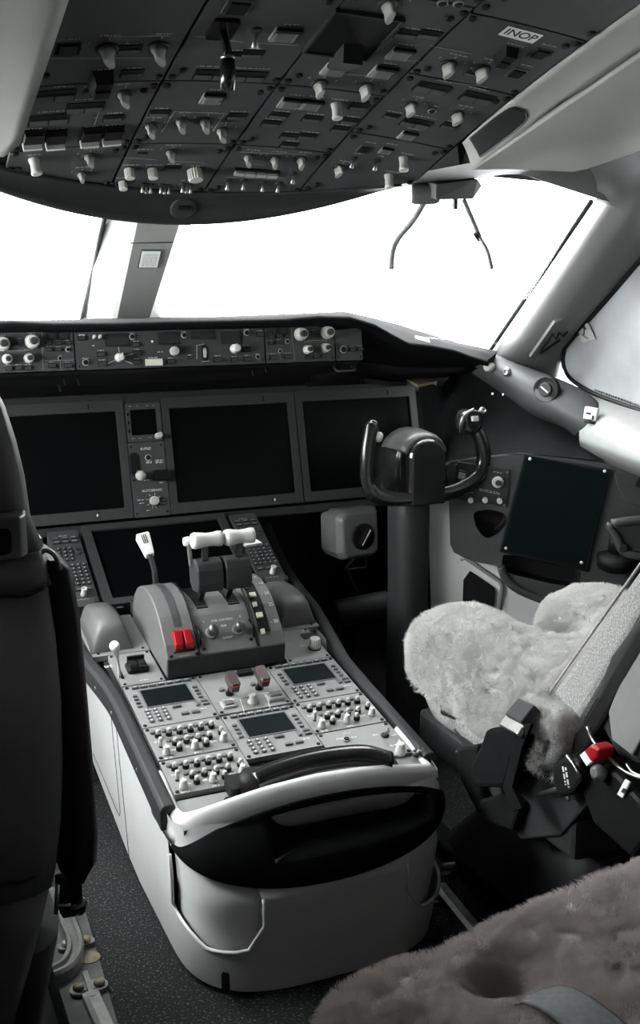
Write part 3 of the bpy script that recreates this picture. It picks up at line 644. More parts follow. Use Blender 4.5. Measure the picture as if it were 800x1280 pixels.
for sx in (-1, 1):
    def pz(u, t):   # u 0..1 from flank corner round to the inner edge
        hwz = .2375; a = pi*(.012+.425*u); z0 = .088
        x = -hwz*cos(a)**(2/5.0); zl = z0+.035*max(0, (.150-abs(x))/.022)+.03*max(0, (abs(x)-.205)/.03); zt = arch_bot(x)-.004
        return x, zt+(zl-zt)*t
    def pp(u, t, off=0):
        x, z = pz(u, t); hw, p, yc, ya = outl(z); x = max(-hw*.9995, x)
        q = aftpt(x, z); d = V((q.x, q.y+.80, 0)).normalized()
        q = q+d*off; q.z = z; return V((q.x*(-sx), q.y, q.z))
    b = MB(); lip = [pp(0, t/5, .0015) for t in range(1, 5)]+[pp(u/12, 1, .0015) for u in range(13)]+[pp(1, 1-t/5, .0015) for t in range(1, 5)]
    b.tube(lip, .0030, 0, 8); build('pocket_lip', b, 'body', pd, world=True)
    b = MB(); b.grid(lambda u, t: pp(u, -.1+t*1.25, -.014-.012*t*0), 18, 10, 0, True, .002); build('pocket', b, 'body', pd, world=True)
b = MB(); b.prism(rrect(.013, .035, .004, 3), 0, .003, 0); p = aftpt(-.175, .035); build('latch_hole', b, 'black', pd, WM[pd.name].inverted() @ frame(p+V((-.006, -.006, 0)), (.75, -.66, 0), (0, 0, 1)))
# side rails
for sx, nm in ((-1, 'left'), (1, 'right')):
    b = MB()
    path = [V((sx*x, y, z)) for x, y, z in ((.285, .0, .50), (.283, -.12, .455), (.278, -.24, .415), (.268, -.38, .393), (.254, -.48, .376), (.240, -.57, .360), (.2335, -.64, .346), (.2335, -.78, .3205), (.2335, -.97, .2865))]
    if sx > 0: path[0] = V((.30, .0, .50))
    path = spline(path, 4); rr = []
    for p in path:
        w = .011; h0 = .034
        rr.append([p+V((dx*sx, 0, dz)) for dx, dz in ((-w, -h0), (-w, .004), (-w*.5, .008), (w*.8, .007), (w*1.3, 0), (w*1.3, -h0))])
    b.loft(rr if sx < 0 else [list(reversed(r)) for r in rr], 0, False); rail = build('side_rail', b, 'dark', pd, world=True, bevel=.002)
    for t in (.45, .62, .78, .93):
        p = path[int(t*(len(path)-1))]; build('rail_screw', MB().lathe([(.0035, 0), (.0035, .001), (.002, .0015)], 0, 10), 'metal', pd, WM[pd.name].inverted() @ align(p+V((sx*.0145, 0, -.018)), (sx, 0, 0)))
# deck under the modules
b = MB(); b.box((0, .105, -.022), (.446, .72, .02), 0); build('deck', b, 'dark', pd, WM[pd.name].inverted() @ FD)
b = MB(); b.prism([(-.224, -.265), (.224, -.265), (.224, -.19), (-.224, -.19)], -.018, -.0045, 0); build('aft_deck', b, 'panel', pd, WM[pd.name].inverted() @ FD)
# forward deck left and right of the throttle quadrant (as two top surfaces of the pedestal)
for sx in (-1, 1):
    b = MB(); pl2 = [(sx*.128, .30), (sx*.128, .462), (sx*.245, .462), (sx*.245, .30)]
    b.prism(pl2 if sx < 0 else list(reversed(pl2)), -.012, 0, 0); screws(b, [(sx*.14, .31), (sx*.23, .31)], 1, .003); build('forward_deck', b, ['panel', 'black'], pd, WM[pd.name].inverted() @ FD)
b = MB()
for px, py, w, h in ((139, 763.5, .016, .007), (150, 761.5, .016, .007), (110, 770, .012, .007), (112, 783, .012, .006), (112, 788, .012, .006), (112, 793, .012, .006)):
    q = HD(px, py); b.box((q.x, q.y, .002), (w, h, .005), 0); b.box((q.x, q.y, .0046), (w*.6, h*.25, .0004), 1)
build('warning_button', b, ['black', 'legend2'], pd, WM[pd.name].inverted() @ FD)
# humps beside the quadrant
for sx, lab in ((-1, 'smooth dark grey hump left of the throttle quadrant behind the white lever'), (1, 'smooth dark grey hump right of the flap scale')):
    th = thing('palm_rest', lab, 'palm rest', FD @ T(sx*.2, .37, 0), 'palm rests'); b = MB()
    def hring(yl, zt, wt, wb): return [(x, yl, z) for x, z in ((-wb, 0), (-(wb+wt)/2, zt*.5), (-wt, zt*.86), (-wt*.72, zt), (0, zt*1.02), (wt*.72, zt), (wt, zt*.86), ((wb+wt)/2, zt*.5), (wb, 0))]
    b.loft([hring(-.056, .003, .036, .043), hring(-.048, .042, .027, .043), hring(-.038, .052, .028, .042), hring(-.008, .056, .028, .041), hring(.035, .052, .027, .040), hring(.085, .040, .027, .038), hring(.10, .0, .026, .036)], 0, True)
    build('cover', b, 'quad', th)

# --- deck modules
def dpanel(name, label, cat, x0, x1, v0, v1, m='panel', group=None, r=.0035):
    X = FD @ T((x0+x1)/2, (v0+v1)/2, 0); th = thing(name, label, cat, X, group); w, h = x1-x0-.002, v1-v0-.002
    b = MB(); b.prism(rrect(w, h, .002, 2), -.010, 0, 0); screws(b, [(sx*(w/2-.006), sy*(h/2-.006)) for sx in (-1, 1) for sy in (-1, 1)], 1, r, .0014)
    build('panel_plate', b, [m, 'black'], th); return th, (lambda px, py: HD(px, py)-V(((x0+x1)/2, (v0+v1)/2, 0)))
cw = .1435; xa, xb = cw/2, cw*1.5
TK = MB(); TS = MB()
W2, H2 = .1395, .141
TK.prism(rrect(.012, .006, .0015, 2), 0, .0035, 0)
def tuning(label, x0, x1, v0, v1):
    th, h = dpanel('tuning_control_panel', label, 'radio panel', x0, x1, v0, v1, group='radio tuning panels')
    b = MB(); b.prism(rrect(.094, .064, .002, 2), 0, .0014, 0, T(0, .020, 0)); b.prism(rrect(.088, .058, .001, 2), .0014, .0020, 1, T(0, .020, 0)); build('screen', b, ['cap', 'glassdark'], th)
    b = MB()
    for i in range(7): b.prism(rrect(.0135, .0065, .001, 2, -.0495+i*.0165, .0625), 0, .0042, 0)
    for sx in (-1, 1):
        for j in range(4): b.prism(rrect(.0085, .0055, .001, 2, sx*.0575, .034-j*.0125), 0, .0038, 0)
    build('keys', b, 'cap', th)
    b = MB()
    for j in range(4):
        for i in range(3): b.lathe([(.0048, 0), (.0046, .003), (.0038, .004)], 0, 12, T(-.050+i*.0155, -.022-j*.0115))
    for x, y, w, h_ in ((.006, -.022, .017, .008), (.044, -.024, .007, .016), (.060, -.018, .013, .007), (.060, -.029, .013, .007), (.014, -.050, .015, .007), (.034, -.050, .015, .007)): b.prism(rrect(w, h_, .001, 2, x, y), 0, .004, 0, inset=.001)
    build('keys', b, 'cap', th)
    lg = MB()
    for j in range(4):
        for i in range(3): lg.box((-.050+i*.0155, -.022-j*.0115, .0042), (.0028, .003, .0003), 0)
    for i in range(7): legend_bars(lg, -.0495+i*.0165, .0625, .009, .0014, 0, .0044)
    legend_bars(lg, .052, -.042, .014, .0016); build('lettering', lg, 'legend', th)
tuning('radio tuning panel with a dark screen in front of the white parking lever', -xb, -xa, .0235, .172)
tuning('radio tuning panel with a dark screen at the right edge of the pedestal', xa, xb, .0235, .166)
tuning('radio tuning panel with a dark screen in the middle column, nearest the handset', -xa, xa, -.122, .0195)
def audio(label, x0, x1, v0, v1):
    th, h = dpanel('audio_control_panel', label, 'radio panel', x0, x1, v0, v1, group='audio control panels')
    H_ = v1-v0; ky = H_/.104
    lg = MB()
    for i in range(6):
        x = -.052+i*.0195; put('volume_knob', ME['vol'], th, T(x, .020*ky, 0)); put('round_push_button', ME['mic'], th, T(x-.006, .0335*ky, 0) @ Matrix.Scale(1.1, 4)); legend_bars(lg, x+.004, .0335*ky, .008, .0013)
    for i in range(4):
        x = -.030+i*.0205; put('volume_knob', ME['vol'], th, T(x, -.012*ky, 0)); put('round_push_button', ME['mic'], th, T(x-.008, .0015*ky, 0)); legend_bars(lg, x+.003, .0015*ky, .008, .0013)
    put('volume_knob', ME['vol'], th, T(.056, -.004*ky, 0)); put('volume_knob', ME['vol'], th, T(-.028, -.030*ky, 0)); put('volume_knob', ME['vol'], th, T(.020, -.031*ky, 0))
    put('white_toggle_switch', ME['paddle'], th, T(-.056, -.012*ky, 0) @ Matrix.Scale(1.1, 4))
    for x, y in ((-.052, -.036), (-.001, -.034), (.053, -.026)): put('white_selector_knob', ME['white'], th, T(x, y*ky, 0) @ Matrix.Scale(.85, 4))
    for x, y, w in ((-.055, .006, .016), (-.04, -.026, .012), (-.012, -.024, .01), (.036, -.022, .012), (.056, -.014, .012), (-.052, -.047, .016), (0, -.046, .014)): legend_bars(lg, x, y*ky, w, .0013, 0, lines=2)
    build('lettering', lg, 'legend', th)
audio('knob-covered audio panel on the left, directly behind the left radio screen', -xb, -xa, -.0805, .0225)
audio('knob-covered audio panel at the aft left corner beside the handset', -xb, -xa, -.180, -.0825)
audio('knob-covered audio panel at the right edge of the pedestal', xa, xb, -.0845, .0225)
dl, h = dpanel('door_lock_panel', 'pale panel with a toggle and a white knob at the aft right corner of the pedestal', 'control panel', xa, xb, -.19, -.0865)
q = h(481, 920); put('toggle_switch', ME['toggle'], dl, T(q.x, q.y, 0) @ Matrix.Scale(1.2, 4)); q = h(500, 942); put('white_selector_knob', ME['white'], dl, T(q.x, q.y, 0) @ Matrix.Scale(1.15, 4)); q = h(433, 925)
put('round_push_button', ME['push'], dl, T(q.x, q.y, 0)); lg = MB()
for px, py, w in ((469, 918, .012), (492, 918, .012), (492, 931, .018), (424, 923, .012), (442, 921, .012), (433, 916, .014)): qq = h(px, py); legend_bars(lg, qq.x, qq.y, w, .0015, lines=2)
build('lettering', lg, 'legend', dl)
for px, py in ((519, 944), (526, 941)): qq = h(px, py); build('jack_socket', MB().lathe([(.006, 0), (.006, .008), (.004, .008), (.004, .004)], 0, 12), 'alu', dl, T(qq.x, qq.y, 0))
# engine fire panel with two pull handles
fp, h = dpanel('fire_handle_panel', 'grey panel with two maroon fire handles in front of the throttle quadrant', 'control panel', -xa, xa, .0255, .172)
for px, py in ((287, 868), (324, 861)):
    q = h(px, py); b = MB(); b.tube([(0, 0, 0), (0, .0, .030)], .0055, 0, 10); b.lathe([(.008, 0), (.008, .003)], 0, 12)
    b.loft([[(x*w, y*l+.012*0-.004, z) for x, y in ((-1, -.7), (-.7, -1), (.7, -1), (1, -.7), (1, .7), (.7, 1), (-.7, 1), (-1, .7))] for z, w, l in ((.026, .0085, .018), (.030, .0100, .020), (.044, .0105, .021), (.048, .0085, .018))], 1, False)
    build('fire_handle', b, ['black', 'maroon'], fp, T(q.x, q.y, 0) @ RX(.25))
    build('red_band', MB().box((0, -.0255, .044), (.014, .0012, .002), 0), 'red', fp, T(q.x, q.y, 0) @ RX(.25))
for px, py in ((279, 863), (318, 856)): q = h(px, py); put('round_push_button', ME['mic'], fp, T(q.x-.003, q.y, 0) @ Matrix.Scale(1.2, 4))
q = h(306, 843); build('latch_block', MB().box((0, 0, .004), (.03, .014, .008), 0), 'black', fp, T(q.x, q.y, 0), bevel=.001)
q = h(286, 882); put('square_push_button', ME['lamp'], fp, T(q.x, q.y+.001, 0) @ Matrix.Scale(.8, 4)); q = h(345, 872); put('square_push_button', ME['lamp'], fp, T(q.x-.003, q.y-.001, 0) @ Matrix.Diagonal((1, .85, 1.3, 1)))
q = h(316, 878); build('centre_knob', MB().lathe([(.010, 0), (.010, .003), (.0075, .005), (.007, .016), (.005, .018)], 0, 20), 'knob', fp, T(q.x, q.y, 0)); lg = MB()
for a, c in (((272, 878), (352, 862)), ((300, 874), (306, 893)), ((332, 868), (338, 886))): line_(lg, h(*a), h(*c), .001)
for px, py, w in ((284, 874, .018), (316, 868, .02), (343, 863, .02)): qq = h(px, py); legend_bars(lg, qq.x, qq.y, w, .0015)
build('lettering', lg, 'legend', fp)
# left: parking lever + trim switch, right: trim panel
tl, h = dpanel('parking_brake_panel', 'grey panel with a white lever and a black double trim switch', 'control panel', -xb, -.130, .1735, .298, r=.003)
q = h(152, 846); q0 = q; b = MB(); b.tube(spline([(-.004, 0, 0), (-.007, -.003, .032), (-.012, -.008, .058), (-.017, -.012, .080)], 5), [.0032]*6+[.0036, .004, .005, .0062, .0075, .009, .0102, .0118, .0125, .0095], 0, 14, flat=.8); build('white_lever', b, 'white', tl, T(q.x, q.y, 0))
build('lever_slot', MB().prism(rrect(.006, .034, .0025, 3), 0, .0008, 0), 'black', tl, T(q.x+.001, q.y+.008, 0))
q = h(173, 836); b = MB(); b.prism(rrect(.042, .036, .006, 4), 0, .010, 0, inset=.003); b.box((0, .011, .016), (.034, .006, .016), 0)
for sx in (-1, 1): b.box((sx*.0085, -.003, .014), (.0145, .020, .010), 1)
build('trim_switch', b, ['black', 'gloss'], tl, T(q.x-.003, q.y, 0), bevel=.0012); lg = MB()
for px, py, w, l in ((135, 832, .016, 3), (162, 824, .012, 1), (180, 850, .016, 1)): qq = h(px, py); legend_bars(lg, qq.x, qq.y, w, .0016, lines=l)
build('lettering', lg, 'legend', tl)
tr_, h = dpanel('rudder_trim_panel', 'grey panel with a ridged trim knob right of the throttle quadrant', 'control panel', .120, xb, .168, .298, r=.003)
q = h(393, 810); put('large_ridged_knob', ME['bigridge'], tr_, T(q.x, q.y, 0) @ Matrix.Scale(.95, 4)); q = h(386, 795); window_(tr_, q, .026, .016); lg = MB()
for px, py, w in ((382, 788, .02), (378, 807, .012), (398, 805, .012)): qq = h(px, py); legend_bars(lg, qq.x, qq.y, w, .0016)
build('lettering', lg, 'legend', tr_); q = h(366, 800)
# --- throttle quadrant
tq = thing('throttle_quadrant', 'grey throttle quadrant with two white thrust lever grips and red cutout guards', 'throttle quadrant', FD @ T(0, .178, 0))
def qw(mb, name, m, **k): return build(name, mb, m, tq, world=True, **k)
b = MB(); b.loft([[(-.126, -.588, .355), (.115, -.588, .355), (.115, -.30, .41), (-.126, -.30, .41)], [(-.126, -.594, .396), (.115, -.594, .396), (.115, -.30, .44), (-.126, -.30, .44)]], 0, False); qw(b, 'plinth', 'dark', bevel=.002)
def arch(x0, x1, prof, mb, m=0): mb.loft([[(x0, y, z) for y, z in prof], [(x1, y, z) for y, z in prof]], m, False)
outer = [(-.590, .396), (-.5775, .420), (-.553, .447), (-.535, .464), (-.515, .478), (-.49, .490), (-.46, .497), (-.43, .4985), (-.40, .494), (-.37, .482), (-.345, .462), (-.33, .440), (-.32, .405), (-.32, .398), (-.56, .360), (-.585, .357)]
b = MB(); arch(-.127, -.062, outer, b); qw(b, 'left_housing', 'quad', bevel=.003, seg=3)
b = MB(); arch(.060, .116, [(y, z) for y, z in outer], b); qw(b, 'right_housing', 'quad', bevel=.003, seg=3)
inner = [(-.590, .396), (-.562, .428), (-.534, .458), (-.515, .470), (-.48, .478), (-.44, .480), (-.40, .476), (-.36, .460), (-.34, .44), (-.33, .39)]
b = MB(); arch(-.060, .058, inner, b); qw(b, 'centre_housing', 'quad', bevel=.002)
for x in (-.0945, -.078):  # arched ribs and the speedbrake track
    pass
b = MB(); tr2 = [(y, z+.0006) for y, z in outer if -.56 < y < -.36]; b.loft([[V((x, y, z+dz)) for x, dz in ((-.100, 0), (-.100, .0012), (-.086, .0012), (-.086, 0))] for y, z in tr2], 0, False); qw(b, 'speedbrake_track', 'panel2')
b = MB(); b.tube([(-.061, y, z+.001) for y, z in outer[:11]], .0012, 0, 6); b.tube([(.059, y, z+.001) for y, z in outer[:11]], .0012, 0, 6); qw(b, 'housing_gap', 'black')
# lever gates
for x in (-.032, .034):
    b = MB(); b.loft([[V((x+dx, y, z+dz)) for dx, dz in ((-.012, -.002), (-.012, .0016), (.012, .0016), (.012, -.002))] for y, z in [(-.52, .467), (-.48, .478), (-.44, .480), (-.40, .476)]], 0, False); qw(b, 'lever_gate', 'black')
# thrust levers: stem, block, grip
for x, s in ((-.028, -1), (.030, 1)):
    b = MB(); b.loft([[(x+i*w-.0*s, y+j*l, z) for i, j in ((-1, -1), (1, -1), (1, 1), (-1, 1))] for y, z, w, l in ((-.47, .46, .006, .012), (-.535, .53, .006, .012))], 0, False); b.loft([[(x+i*w+.006*s, y+j*l, z) for i, j in ((-1, -1), (1, -1), (1, 1), (-1, 1))] for y, z, w, l in ((-.545, .56, .0065, .008), (-.560, .612, .0055, .006))], 0, False); qw(b, 'thrust_lever', 'gloss', bevel=.002)
    b = MB(); pr = [(-.566, .512), (-.572, .530), (-.570, .556), (-.562, .570), (-.545, .576), (-.520, .570), (-.508, .553), (-.512, .522), (-.53, .508)]
    xx = (x-.0265, x+.0265); b.loft([[(xx[0], y, z) for y, z in pr], [(xx[1], y, z) for y, z in pr]], 0, False); qw(b, 'lever_block', 'dark', bevel=.004, seg=3)
    b = MB(); b.lathe([(.006, -.031), (.0145, -.030), (.0165, -.024), (.0150, -.012), (.0132, 0), (.0138, .012), (.0155, .022), (.0150, .029), (.008, .0305)], 0, 22, T(x+.004*s, -.562, .616) @ RY(pi/2)); qw(b, 'lever_grip', 'white')
b = MB(); b.lathe([(.004, -.034), (.0085, -.033), (.010, -.024), (.0085, -.012), (.0105, 0), (.0085, .010), (.009, .02)], 0, 16, T(-.033, -.52, .606) @ RY(pi/2)); b.lathe([(.004, -.02), (.0085, -.019), (.010, -.01), (.0085, 0), (.0105, .01), (.0085, .02), (.004, .026)], 0, 16, T(.026, -.52, .606) @ RY(pi/2)); qw(b, 'reverse_lever_grip', 'white')
for x in (-.057, .052): qw(MB().loft([[(x+i*.003, y+j*.007, z) for i, j in ((-1, -1), (1, -1), (1, 1), (-1, 1))] for y, z in ((-.535, .56), (-.52, .606))], 0, False), 'reverse_lever', 'alu' if x < 0 else 'gloss', bevel=.001)
# speedbrake lever
b = MB(); b.loft([[(x+i*.0045, y+j*.008, z) for i, j in ((-1, -1), (1, -1), (1, 1), (-1, 1))] for x, y, z in ((-.093, -.40, .47), (-.094, -.395, .52), (-.098, -.375, .553))], 0, False); qw(b, 'speedbrake_stem', 'dark', bevel=.0015)
Fh = frame((-.1, -.352, .568), (1, 0, .15), (-.35, .55, .5)); b = MB(); b.loft([[(i*w, y, j*d) for i, j in ((-1, -1), (1, -1), (1, 1), (-1, 1))] for y, w, d in ((-.030, .0085, .008), (-.026, .0095, .009), (.020, .0145, .010), (.025, .0125, .009))], 0, False); hb = build('speedbrake_handle', b, 'white', tq, WM[tq.name].inverted() @ Fh, bevel=.002)
lg = MB()
for k in range(3): legend_bars(lg, 0, 0, .02, .0016)
b = MB()
for i in range(3): b.box((-.004+i*.004, .008, .0106), (.0016, .022, .0004), 0)
build('lettering', b, 'dark', hb)
# flap lever, gate and scale
b = MB(); b.loft([[(x, y, z) for x, z in ((.052, .588), (.088, .590), (.088, .595), (.052, .593))] for y in (-.545, -.505)], 0, False); qw(b, 'flap_lever_tab', 'white', bevel=.0015)
gp = [(y, z) for y, z in outer[1:10]]
b = MB(); b.loft([[V((x, y, z+dz)) for x, dz in ((.066, -.002), (.066, .001), (.090, .001), (.090, -.002))] for y, z in gp], 0, False); qw(b, 'flap_slot', 'black')
b = MB()
for i in range(9):
    t = i/8; k = t*(len(gp)-1.01); k0 = int(k); y = gp[k0][0]+(gp[k0+1][0]-gp[k0][0])*(k-k0); z = gp[k0][1]+(gp[k0+1][1]-gp[k0][1])*(k-k0)
    d = V((0, gp[k0+1][0]-gp[k0][0], gp[k0+1][1]-gp[k0][1])).normalized(); n = V((0, -d.z, d.y)); Xg = frame((.072+.003*(i % 2), y, z), (1, 0, 0), d)
    b.box((0, 0, .004), (.009+.004*(i % 2), .011, .005), 0, Xg)
qw(b, 'flap_gate', 'cream', bevel=.001)
sc_ = [('1', 7.2), ('5', 6.4), ('15', 5.3), ('20', 4.1), ('25', 2.9), ('30', 1.55)]
for s_, k in sc_:
    k0 = int(k); f_ = k-k0; y = outer[k0][0]+(outer[k0+1][0]-outer[k0][0])*f_; z = outer[k0][1]+(outer[k0+1][1]-outer[k0][1])*f_; d = V((0, outer[k0+1][0]-outer[k0][0], outer[k0+1][1]-outer[k0][1])).normalized()
    n = V((0, -d.z, d.y)); text('- '+s_, .0105, tq, WM[tq.name].inverted() @ frame(V((.103, y, z))+n*.0006, (1, 0, 0), d), 'legend')
# red cutout guards
fd = V((0, .0425, .049)).normalized()   # direction up the left face
def face(x, t): return V((x, -.586+.056*t, .400+.064*t))
FF = frame(face(0, 0), (1, 0, 0), (0, .056, .064))
for x in (-.1005, -.0805):
    b = MB(); b.loft([[(i*w, y+.0, z) for i, z in ((-1, 0), (1, 0), (1, h_), (-1, h_))] for y, w, h_ in ((.012, .0075, .008), (.018, .008, .018), (.046, .008, .020), (.052, .0075, .010))], 0, False)
    g_ = build('cutout_guard', b, 'red', tq, WM[tq.name].inverted() @ FF @ T(x, -.004, .001), bevel=.0015); tag(g_, 'red switch guard')
b = MB(); b.box((-.0905, .028, .002), (.042, .048, .003), 0); build('guard_base', b, 'black', tq, WM[tq.name].inverted() @ FF)
Xq = WM[tq.name].inverted() @ FF
text('STAB', .0065, tq, Xq @ T(-.0905, .067, .0012)); text('NORM', .006, tq, Xq @ T(-.0905, .058, .0012)); text('CUTOUT', .006, tq, Xq @ T(-.0905, -.001, .0012)); text('L2', .005, tq, Xq @ T(-.113, .058, .0012)); text('R2', .005, tq, Xq @ T(-.068, .058, .0012))
for i in range(8): build('face_screw', MB().lathe([(.0036, 0), (.0036, .0012), (.002, .0018)], 0, 10), 'black', tq, Xq @ T(*((-.115, .068), (-.066, .072), (-.117, .0), (-.067, -.002), (-.05, .005), (.048, .012), (.068, .012), (.108, .012))[i], .0004))
# fuel control switches on the centre face
Fc = frame((0, -.590, .396), (1, 0, 0), (0, .056, .062)); Xc = WM[tq.name].inverted() @ Fc
for px, py in ((264, 792), (297.5, 787.5)):
    q = Fc.inverted() @ PL(px, py, (0, -.590, .396), Fc.col[2].to_3d()); b = MB(); b.lathe([(.0125, 0), (.0125, .002), (.0105, .0035)], 1, 22); b.lathe([(.0075, .003), (.007, .010), (.0098, .016), (.0105, .022), (.008, .027), (.003, .029)], 0, 22); build('fuel_control_switch', b, ['screw', 'cap'], tq, Xc @ T(q.x, q.y, .001))
text('FUEL CONTROL', .0062, tq, Xc @ T(.0, .067, .0012)); text('RUN', .0055, tq, Xc @ T(.0, .054, .0012)); text('CUTOFF', .0055, tq, Xc @ T(.002, .028, .0012)); text('-', .0055, tq, Xc @ T(.001, .041, .0012)); text('L', .006, tq, Xc @ T(-.038, .068, .0012)); text('R', .006, tq, Xc @ T(.038, .069, .0012))
for x in (-.056, .054):
    b = MB(); b.tube([(x, .060, .002), (x+.002, .04, .010), (x, .02, .003)], .0022, 0, 8); build('release_latch', b, 'black', tq, Xc)
# --- handset
hd_ = thing('handset', 'black telephone handset lying across the aft end of the pedestal', 'handset', FD @ T(.04, -.225, 0))
def hp(px, py, z): return FD.inverted() @ PL(px, py, FD @ V((0, 0, z)), FD.col[2].to_3d())
pts = [hp(318, 978, .026), hp(340, 968, .032), hp(380, 955, .040), hp(420, 947, .042), hp(455, 945, .038), hp(486, 954, .024)]
b = MB(); sp = spline(pts, 5); n_ = len(sp)
b.tube(sp, [.020 if i < 4 else .0205+.003*max(0, i-n_+8)/8 for i in range(n_)], 0, 16, FD, flat=.85); build('handle', b, 'gloss', hd_, world=True)
e0, e1 = sp[0], sp[-1]
b = MB(); b.lathe([(.018, -.020), (.026, -.016), (.027, .004), (.022, .014), (.012, .018)], 0, 24, FD @ T(e0.x+.002, e0.y+.008, .022)); build('earpiece', b, 'black', hd_, world=True)
b = MB(); b.lathe([(.016, -.016), (.020, -.012), (.021, .004), (.016, .012), (.008, .014)], 0, 24, FD @ T(e1.x-.004, e1.y, .018)); build('mouthpiece', b, 'gloss', hd_, world=True)
b = MB(); b.prism(rrect(.034, .040, .006, 3), 0, .02, 0, FD @ T(e0.x-.022, e0.y+.020, 0)); build('cradle', b, 'black', hd_, world=True)
a = hp(330, 965, .03); c = hp(285, 998, .006); b = MB(); b.tube(spline([FD @ V((e0.x-.004, e0.y-.01, .02)), FD @ V((e0.x-.022, e0.y-.022, .016)), FD @ V((c.x+.012, c.y, .006)), FD @ V((c.x, c.y, .003))], 6), .0034, 0, 10); build('cord', b, 'black', hd_, world=True)
b = MB(); b.lathe([(.007, 0), (.007, .006), (.005, .010)], 0, 14, FD @ T(c.x, c.y, -.004)); build('cord_socket', b, 'black', hd_, world=True)
b = MB(); b.prism(rrect(.012, .016, .002, 2), 0, .006, 0, FD @ T(c.x+.03, c.y+.004, -.003)); build('hook_switch', b, 'black', hd_, world=True)
# ================================================================== yoke, crank box, pedals
yk = thing('control_yoke', 'glossy black control yoke on an upright column in front of the right seat', 'yoke', (.56, -.30, .002))
def yw(mb, name, m, **k): return build(name, mb, m, yk, world=True, **k)
b = MB(); b.loft([[(.555+x*w, -.285+y*d, z) for x, y in rrect(2, 2, .7, 4)] for z, w, d in ((.003, .062, .07), (.02, .060, .068), (.05, .046, .055), (.40, .042, .05), (.56, .044, .05), (.62, .044, .05))], 0, True); yw(b, 'column', 'dark')
b = MB(); b.lathe([(.085, 0), (.085, .012), (.07, .03), (.05, .045)], 0, 24, T(.555, -.285, .001)); yw(b, 'column_boot', 'soft')
# hub: rounded housing, front cover plate facing the pilot, pale top strap
hubc = V((.555, -.30, .66))
def hubprof(w, top, bot, n=10): return [(-w, bot)]+[(w*cos(pi-pi*i/n)*1.0, top-w*.85+w*.85*sin(pi*i/n)) for i in range(n+1)]+[(w, bot)]
b = MB(); rings = [[(.553+x, y, z) for x, z in hubprof(w, tp, .602)] for y, w, tp in ((-.225, .050, .735), (-.24, .064, .755), (-.29, .068, .765), (-.335, .062, .762), (-.352, .054, .752))]
b.loft(rings, 0, True); yw(b, 'hub', 'gloss')
b = MB(); b.loft([[(.556+x, y, z) for x, z in hubprof(w, tp, .600)] for y, w, tp in ((-.345, .046, .752), (-.372, .047, .752), (-.380, .042, .746))], 0, False); yw(b, 'hub_cover', 'gloss', bevel=.003)
b = MB(); b.loft([[(.556+x, y, z+dz) for x, z, dz in [(p[0], p[1], 0) for p in hubprof(w, tp, .70)[2:-2]]+[(p[0]*.94, p[1]-.006, 0) for p in reversed(hubprof(w, tp, .70)[2:-2])]] for y, w, tp in ((-.27, .0705, .7685), (-.30, .070, .769), (-.34, .0655, .766), (-.366, .056, .757))], 0, True); yw(b, 'hub_strap', 'seat2')
for z in (.745, .735): yw(MB().lathe([(.003, 0), (.003, .002)], 0, 10, align((.520, -.355, z-.02), (-.6, -.6, .4))), 'strap_screw', 'metal')
wheel = [(.548, -.362, .622), (.51, -.364, .618), (.465, -.362, .620), (.428, -.362, .632), (.410, -.362, .66), (.4075, -.362, .70), (.4115, -.360, .745), (.420, -.358, .782), (.428, -.356, .797)]
sp = spline(wheel, 6); b = MB(); n_ = len(sp); b.tube(sp, [.0165 if i < n_*.45 else .0150 if i < n_*.9 else .0125-.004*(i-n_*.9)/(n_*.1) for i in range(n_)], 0, 16, flat=1.1); yw(b, 'yoke_horn', 'gloss')
wheel2 = [(.56, -.362, .622), (.61, -.364, .620), (.655, -.362, .630), (.695, -.360, .650), (.712, -.358, .680), (.712, -.357, .715), (.700, -.357, .750), (.688, -.356, .770)]
sp = spline(wheel2, 6); b = MB(); b.tube(sp, .0165, 0, 16, flat=1.1); yw(b, 'yoke_horn', 'gloss')
b = MB(); b.loft([[(.672+x*w, -.352+y, z) for x, y in ((-1, -.022), (-.5, -.030), (.5, -.030), (1, -.02), (1, .012), (.4, .022), (-.5, .022), (-1, .01))] for z, w in ((.752, .018), (.770, .034), (.795, .034), (.808, .024), (.812, .012))], 0, True); yw(b, 'grip_head', 'gloss', sub=1)
Fg = frame((.668, -.383, .792), (1, 0, 0), (0, .25, 1)); b = MB(); b.lathe([(.020, -.004), (.020, .002), (.017, .004)], 0, 22, Fg); yw(b, 'switch_ring', 'black'); b = MB(); b.box((0, 0, .006), (.017, .012, .008), 0, Fg); b.box((-.0045, .0, .0105), (.006, .009, .002), 0, Fg); b.box((.0045, 0, .0105), (.006, .009, .002), 0, Fg); yw(b, 'trim_switch', 'white', bevel=.001)
b = MB(); b.lathe([(.009, -.01), (.009, .006), (.007, .009), (.004, .009), (.004, .006)], 0, 18, align((.697, -.372, .806), (.1, -.75, .65))); yw(b, 'thumb_button', 'alu')
b = MB(); b.tube(spline([(.640, -.372, .762), (.635, -.382, .785), (.645, -.386, .805), (.668, -.384, .816)], 5), .0022, 0, 8); yw(b, 'trigger_guard', 'metal')
b = MB(); b.lathe([(.004, 0), (.011, .004), (.012, .012), (.008, .018)], 0, 16, align((.427, -.36, .765), (.8, -.3, -.25))); yw(b, 'push_button', 'knob')

